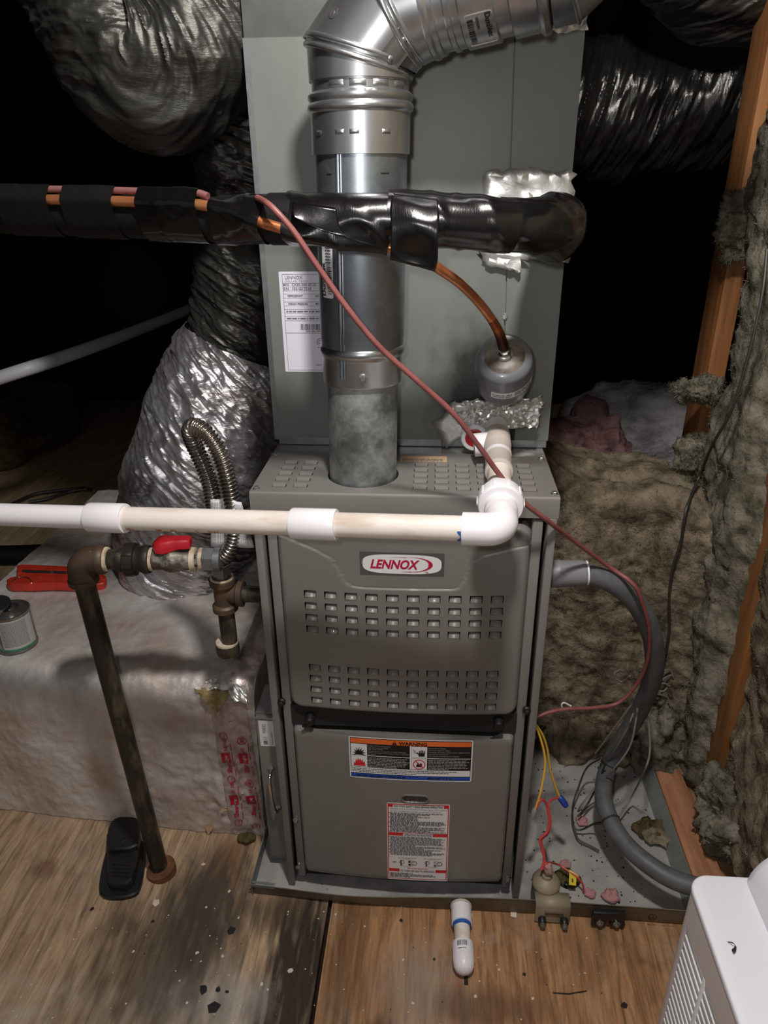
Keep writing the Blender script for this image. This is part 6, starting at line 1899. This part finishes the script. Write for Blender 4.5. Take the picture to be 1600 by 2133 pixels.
bk = thing('plastic_block', 'black moulded plastic block lying on the floor beside the gas pipe collar', 'plastic block', tuple(at(255, 1800, z=FZ)))
UP = ((0, 0, 0), (1, 0, 0), (0, 1, 0), (0, 0, 1))
def pxpoly(L, z): return [tuple(at(a, b, z=z)[:2]) for a, b in L]
def soft(poly, n=2):
    p = np.array(poly)
    for _ in range(n):
        q = .75 * p + .25 * np.roll(p, -1, 0); r = .25 * p + .75 * np.roll(p, -1, 0)
        p = np.stack([q, r], 1).reshape(-1, 2)
    return [tuple(a) for a in p]
def stackp(mb, poly, z0, z1, inset=.0025):
    p = np.array(poly); c = p.mean(0)
    k = 1 - inset / np.linalg.norm(p - c, axis=1, keepdims=True)
    mb.rings([[(a, b, z0) for a, b in p], [(a, b, z1 - inset) for a, b in p], [(a, b, z1) for a, b in c + (p - c) * k]])
    return mb
mb = MB()
stackp(mb, soft(pxpoly([(206, 1850), (212, 1878), (284, 1874), (298, 1844), (306, 1775), (300, 1752), (232, 1752), (218, 1790)], FZ)), FZ, FZ + .010)
mb.build('foot_base', 'blackplastic', bk, smooth=30)
mb = MB()
stackp(mb, soft(pxpoly([(224, 1832), (228, 1842), (272, 1842), (284, 1800), (292, 1742), (290, 1728), (222, 1728), (222, 1770)], FZ + .03), 1), FZ + .009, FZ + .032, .003)
mb.build('foot_step', 'blackplastic', bk, smooth=30)
mb = MB()
stackp(mb, soft(pxpoly([(221, 1752), (224, 1770), (284, 1766), (292, 1742), (289, 1706), (278, 1700), (242, 1700), (226, 1718)], FZ + .045), 1), FZ + .031, FZ + .046, .003)
hb = mb.build('foot_head', 'blackplastic', bk, smooth=30)
MB().lathe([(.0088, .0004), (.0080, .0008), (.0075, .0006)], at(256, 1747, z=FZ + .046), (0, 0, 1), 20).build('foot_hole', 'black', hb)
for k in range(4):
    a_, b_ = at(234, 1800 + k * 8, z=FZ + .032), at(270, 1800 + k * 8, z=FZ + .032)
    MB().box((a_[0], a_[1] - .0008, FZ + .0318), (b_[0], a_[1] + .0008, FZ + .0332)).build('foot_ridge', 'blackplastic', bk, smooth=0)

# can of solvent cement
BT = .378
cc = at(38, 1340, z=BT)
can = thing('cement_can', 'small grey labelled can with a loose dark lid on the foil duct box', 'can', tuple(cc))
Rc, Hc = .0385, .083
MB().lathe([(Rc - .001, 0), (Rc + .0008, .0005), (Rc + .0008, .003), (Rc - .0002, .0045), (Rc - .0002, Hc - .005), (Rc + .0008, Hc - .003), (Rc + .0008, Hc), (Rc - .002, Hc), (Rc - .004, Hc - .006), (.021, Hc - .005), (.021, Hc + .006), (.0185, Hc + .006), (.0185, Hc - .012), (.001, Hc - .012)], cc, (0, 0, 1), 48, cap=True).build('can_body', 'can', can, smooth=35)
pr = Print(lambda u, v, l: tuple(cc + np.array([(Rc + l) * math.sin(u), -(Rc + l) * math.cos(u), v])))
pr.rect(-1.7, .007, 1.7, Hc - .006, 'canlabel', .0003, 40)
pr.rect(-.30, .005, -.14, Hc - .005, 'can', .0005, 3)
pr.rect(-1.7, .0065, 1.7, .0105, 'cangreen', .0006, 40)
for k in range(19):
    rr2 = random.Random(k); u = -.05
    while u < 1.25:
        e = min(u + rr2.uniform(.02, .11), 1.28)
        pr.rect(u, .017 + k * .0030, e, .0184 + k * .0030, 'canink', .0005, 2); u = e + .02
    u = -1.5
    while u < -.4 and k % 2:
        e = min(u + rr2.uniform(.03, .2), -.38)
        pr.rect(u, .017 + k * .0030, e, .0190 + k * .0030, 'lightgrey', .0005, 2); u = e + .03
pr.build('can_label', can)
lc = cc + np.array([-.020, -.002, Hc + .010])
mb = MB().lathe([(.001, -.004), (.024, -.004), (.0255, -.003), (.0255, .004), (.0235, .0065), (.0195, .0065), (.0185, .0045), (.0150, .0045), (.0142, .0060), (.0080, .0060), (.0068, .0085), (.001, .009)], lc, unit((.05, -.28, 1)), 36)
mb.build('loose_lid', 'canlid', can, smooth=35)

# ratcheting cutter
ct = thing('pipe_cutter', 'red handled ratcheting pipe cutter lying open on the foil duct box', 'tool', tuple(at(110, 1205, z=BT)))
mb = MB()
stackp(mb, soft(pxpoly([(14, 1210), (16, 1222), (60, 1222), (120, 1220), (152, 1222), (178, 1226), (186, 1216), (180, 1206), (140, 1203), (95, 1204), (60, 1207), (40, 1205)], BT + .012), 1), BT, BT + .020, .003)
mb.build('lower_handle', 'redtool', ct, smooth=40)
mb = MB()
stackp(mb, pxpoly([(36, 1182), (36, 1197), (60, 1196), (140, 1202), (148, 1196), (146, 1184), (60, 1180), (44, 1180)], BT + .012), BT, BT + .018, .0025)
uh = mb.build('upper_handle', 'redtool', ct, smooth=40)
MB().add([(a, b, BT + .0184) for a, b in pxpoly([(46, 1192), (138, 1196), (138, 1190), (46, 1187)], BT + .018)], [(0, 1, 2, 3)]).build('handle_channel', 'darkchip', uh, smooth=0)
mb = MB()
stackp(mb, soft(pxpoly([(180, 1206), (186, 1199), (214, 1200), (222, 1203), (221, 1212), (200, 1216), (221, 1212), (216, 1220), (190, 1222), (176, 1220)], BT + .012), 1), BT + .001, BT + .018, .002)
mb.build('cutter_jaw', 'redtool', ct, smooth=40)
mb = MB()
stackp(mb, pxpoly([(150, 1190), (176, 1188), (212, 1201), (200, 1207), (160, 1203)], BT + .012), BT + .006, BT + .012, .001)
mb.build('cutter_blade', 'zinc', ct, smooth=30)
wl = [at(22, 1213, z=BT + .021), at(40, 1202, z=BT + .022), at(58, 1203, z=BT + .022), at(66, 1214, z=BT + .021), at(60, 1224, z=BT + .004), at(36, 1224, z=BT + .003)]
MB().tube(spline(wl, 30), .0009, 6).build('wire_latch', 'stainless', ct)
MB().lathe([(.004, 0), (.004, .003)], at(108, 1193, z=BT + .018), (0, 0, 1), 12).build('pivot_pin', 'zinc', ct)

# cardboard scraps on the box front
for k, L in enumerate(([(428, 1720), (440, 1710), (446, 1722), (434, 1738)], [(462, 1681), (474, 1680), (475, 1686), (463, 1687)])):
    P = [np.array([at(a, b, y=.098)[0], front_at(at(a, b, y=.098)[0], at(a, b, y=.098)[2]) - .006 - .003 * (i % 2), at(a, b, y=.098)[2]]) for i, (a, b) in enumerate(L)]
    tag(MB().add(P, [(0, 1, 2, 3)]).build('cardboard_scrap', 'tan', None, smooth=0, solid=.0006), ('larger', 'smaller')[k] + ' tan scrap stuck on the front of the foil duct box', 'debris')

# ================================================================== FAR LEFT OF THE ATTIC
tag(MB().tube(spline([at(-900, 1080, y=.75), at(-60, 806, y=.85), at(120, 748, y=1.0), at(280, 690, y=1.4), at(430, 628, y=2.1), at(470, 600, y=2.9)], 90), .0185, 16).build('attic_conduit', 'farpvc'), 'pale conduit crossing the dark attic at the left', 'conduit')
tag(MB().tube(spline([at(-60, 1158, z=.03), at(40, 1156, z=.03), at(108, 1152, z=.03), at(150, 1140, z=.03)], 40), .036, 16).build('foam_pipe', 'blackfoam'), 'black foam covered pipe on the far floor at the left', 'pipe')
for L, lb in (([(20, 1052), (70, 1030), (120, 1022), (170, 1017), (190, 1020)], 'upper dark cable lying on the far floor'), ([(60, 1046), (100, 1038), (145, 1024), (186, 1018)], 'lower dark cable lying on the far floor')):
    tag(MB().tube(spline([at(a, b, z=.01) for a, b in L], 40), .007, 8).build('floor_cable', 'wire_dark'), lb, 'cable')
c = at(40, 960, z=.1)
blob('blown_insulation', (-2.6, 2.5, .05), (.7, .8, .16), 'rockdark', 'dark low heap of loose insulation on the far floor at the left', None, 83, (40, 60), .2, 3)

# ================================================================== WHITE APPLIANCE, LOWER RIGHT
ac = thing('portable_dehumidifier', 'white plastic portable appliance with slatted side grille at the lower right', 'appliance', (.6, -.65, FZ))
AX, AY, AZ = .337, -.373, .541
mb = MB()
def rr_poly(x0, x1, y0, y1, r, n=8):
    p = []
    for cx_, cy_, t0 in ((x1 - r, y1 - r, 0), (x0 + r, y1 - r, PI / 2), (x0 + r, y0 + r, PI), (x1 - r, y0 + r, 1.5 * PI)):
        p += [(cx_ + r * math.cos(t0 + k / (n - 1) * PI / 2), cy_ + r * math.sin(t0 + k / (n - 1) * PI / 2)) for k in range(n)]
    return p
AB, AF = .550, -.90
rp = rr_poly(AX, AB, AF, AY, .022, 12)
def ins(p, d):
    p = np.array(p); c = np.array([(AX + AB) / 2, (AF + AY) / 2]); s = np.array([(AB - AX) / 2, (AY - AF) / 2])
    return c + (p - c) * (s - d) / s
mb.rings([[(a, b, AZ - .006) for a, b in rp], [(a, b, AZ - .0026) for a, b in rp], [(a, b, AZ - .0008) for a, b in ins(rp, .0007)], [(a, b, AZ) for a, b in ins(rp, .0022)]])
mb.build('top_shell', 'acwhite', ac, smooth=45)
rp2 = rr_poly(AX + .004, AB - .004, AF + .004, AY - .003, .014)
# side wall with a recessed grille
g0 = at(1421, 1903, x=AX); g1 = at(1470, 2024, x=AX)
GY1 = min(g0[1], AY - .0245); GZ1 = g0[2]
mb = MB()
xs0 = AX + .0008
ya, yb = AF + .02, AY - .022
zt, zb = AZ - .0055, FZ
GYA = AF + .06
mb.add([(xs0, yb, zb), (xs0, yb, zt), (xs0, GY1 + .0, zt), (xs0, GY1, zb)], [(0, 1, 2, 3)])
mb.add([(xs0, GY1, GZ1), (xs0, GY1, zt), (xs0, ya, zt), (xs0, ya, GZ1)], [(0, 1, 2, 3)])
mb.add([(xs0, GYA, zb), (xs0, GYA, GZ1), (xs0, ya, GZ1), (xs0, ya, zb)], [(0, 1, 2, 3)])
mb.add([(xs0, GY1, zb), (xs0, GY1, zb + .06), (xs0, GYA, zb + .06), (xs0, GYA, zb)], [(0, 1, 2, 3)])
# rest of the body
bd = rr_poly(xs0, AB - .004, AF + .004, AY - .001, .021, 14)
mb.rings([[(a + (.0 if a > xs0 + .012 else 0), b, zb) for a, b in bd], [(a, b, AZ - .05) for a, b in bd]], cap=False, mi=0) if False else None
k0 = [(a, b) for a, b in bd if a > xs0 + 1e-4 or b > yb - 1e-4 or b < ya + 1e-4]
# order: start on back-left corner going round to the front-left corner
i0 = max(range(len(bd)), key=lambda i: (bd[i][1] - bd[i][0] * .5))
path_ = [p for p in bd]
i_bl = min(range(len(bd)), key=lambda i: abs(bd[i][0] - xs0) + abs(bd[i][1] - (AY - .001 - .021)))
path_ = bd[i_bl + 1:] + bd[:i_bl + 1]
# path_ now runs from the front-left corner round the front, right and back to the back-left corner
mb.grid([[(a, b, zb), (a, b, zt)] for a, b in path_])
mb.build('body_shell', 'acside', ac, smooth=0)
gr = MB().box((xs0 + .010, GYA, zb + .06), (xs0 + .012, GY1, GZ1)).build('grille_back', 'acdark', ac, smooth=0)
mb = MB()
for y_ in (GY1, GYA): mb.add([(xs0, y_, zb + .06), (xs0 + .01, y_, zb + .06), (xs0 + .01, y_, GZ1), (xs0, y_, GZ1)], [(0, 1, 2, 3)])
mb.add([(xs0, GYA, GZ1), (xs0 + .01, GYA, GZ1), (xs0 + .01, GY1, GZ1), (xs0, GY1, GZ1)], [(0, 1, 2, 3)])
mb.build('grille_recess', 'acside', ac, smooth=0)
YM = g1[1]
def slat(ya_, yb_):
    return MB().box((xs0 + .0005, ya_, -.0033), (xs0 + .0085, yb_, .0033), 0, .0012)
sA = slat(YM + .0028, GY1 - .001); sB = slat(GYA + .001, YM - .0028)
oA = sA.build('grille_slat', 'acslat', gr, smooth=40); oB = sB.build('grille_slat', 'acslat', gr, smooth=40)
z = GZ1 - .0050
k = 0
while z > zb + .066:
    for o_ in (oA, oB):
        o = o_ if k == 0 else o_.copy()
        if k:
            COL.objects.link(o)
            setparent(o, gr)
        o.location = (0, 0, z)
    z -= .0130
    k += 1
MB().box((xs0 - .0003, YM - .0028, zb + .06), (xs0 + .009, YM + .0028, GZ1), 0, .0006).build('grille_rib', 'acslat', ac, smooth=30)
# raised rounded control housing on top
P = []
hx0 = at(1546, 1818, z=AZ)[0]
Rh = .070
for t in np.linspace(0, PI, 40):
    P.append((hx0 + Rh - Rh * math.cos(t), AZ - .004 + Rh * .95 * math.sin(t)))
mb = MB()
mb.rings([[(a, y_, b) for a, b in P] for y_ in (AF + .05, AY - .012)])
mb.rings([[(hx0 + Rh + (a - hx0 - Rh) * k_, y_, AZ - .004 + (b - AZ + .004) * k_) for a, b in P] for y_, k_ in ((AY - .012, 1), (AY - .006, .985), (AY - .003, .95))])
mb.build('control_housing', 'acwhite', ac, smooth=50)
sc_ = at(1522, 1968, z=AZ)
P = spline([at(1515, 1961, z=AZ + .001), at(1525, 1962, z=AZ + .004), at(1531, 1968, z=AZ + .005), at(1529, 1975, z=AZ + .003), at(1524, 1978, z=AZ + .002)], 16)
mb = MB()
mb.grid([[p + np.array([0, 0, 0]), p + np.array([.0004, -.0032 * (.35 + i / 16), .0006])] for i, p in enumerate(P)])
tag(mb.build('tape_curl', 'darkchip', None, smooth=40, solid=.0005), 'curled black tape scrap lying on top of the white appliance', 'debris')
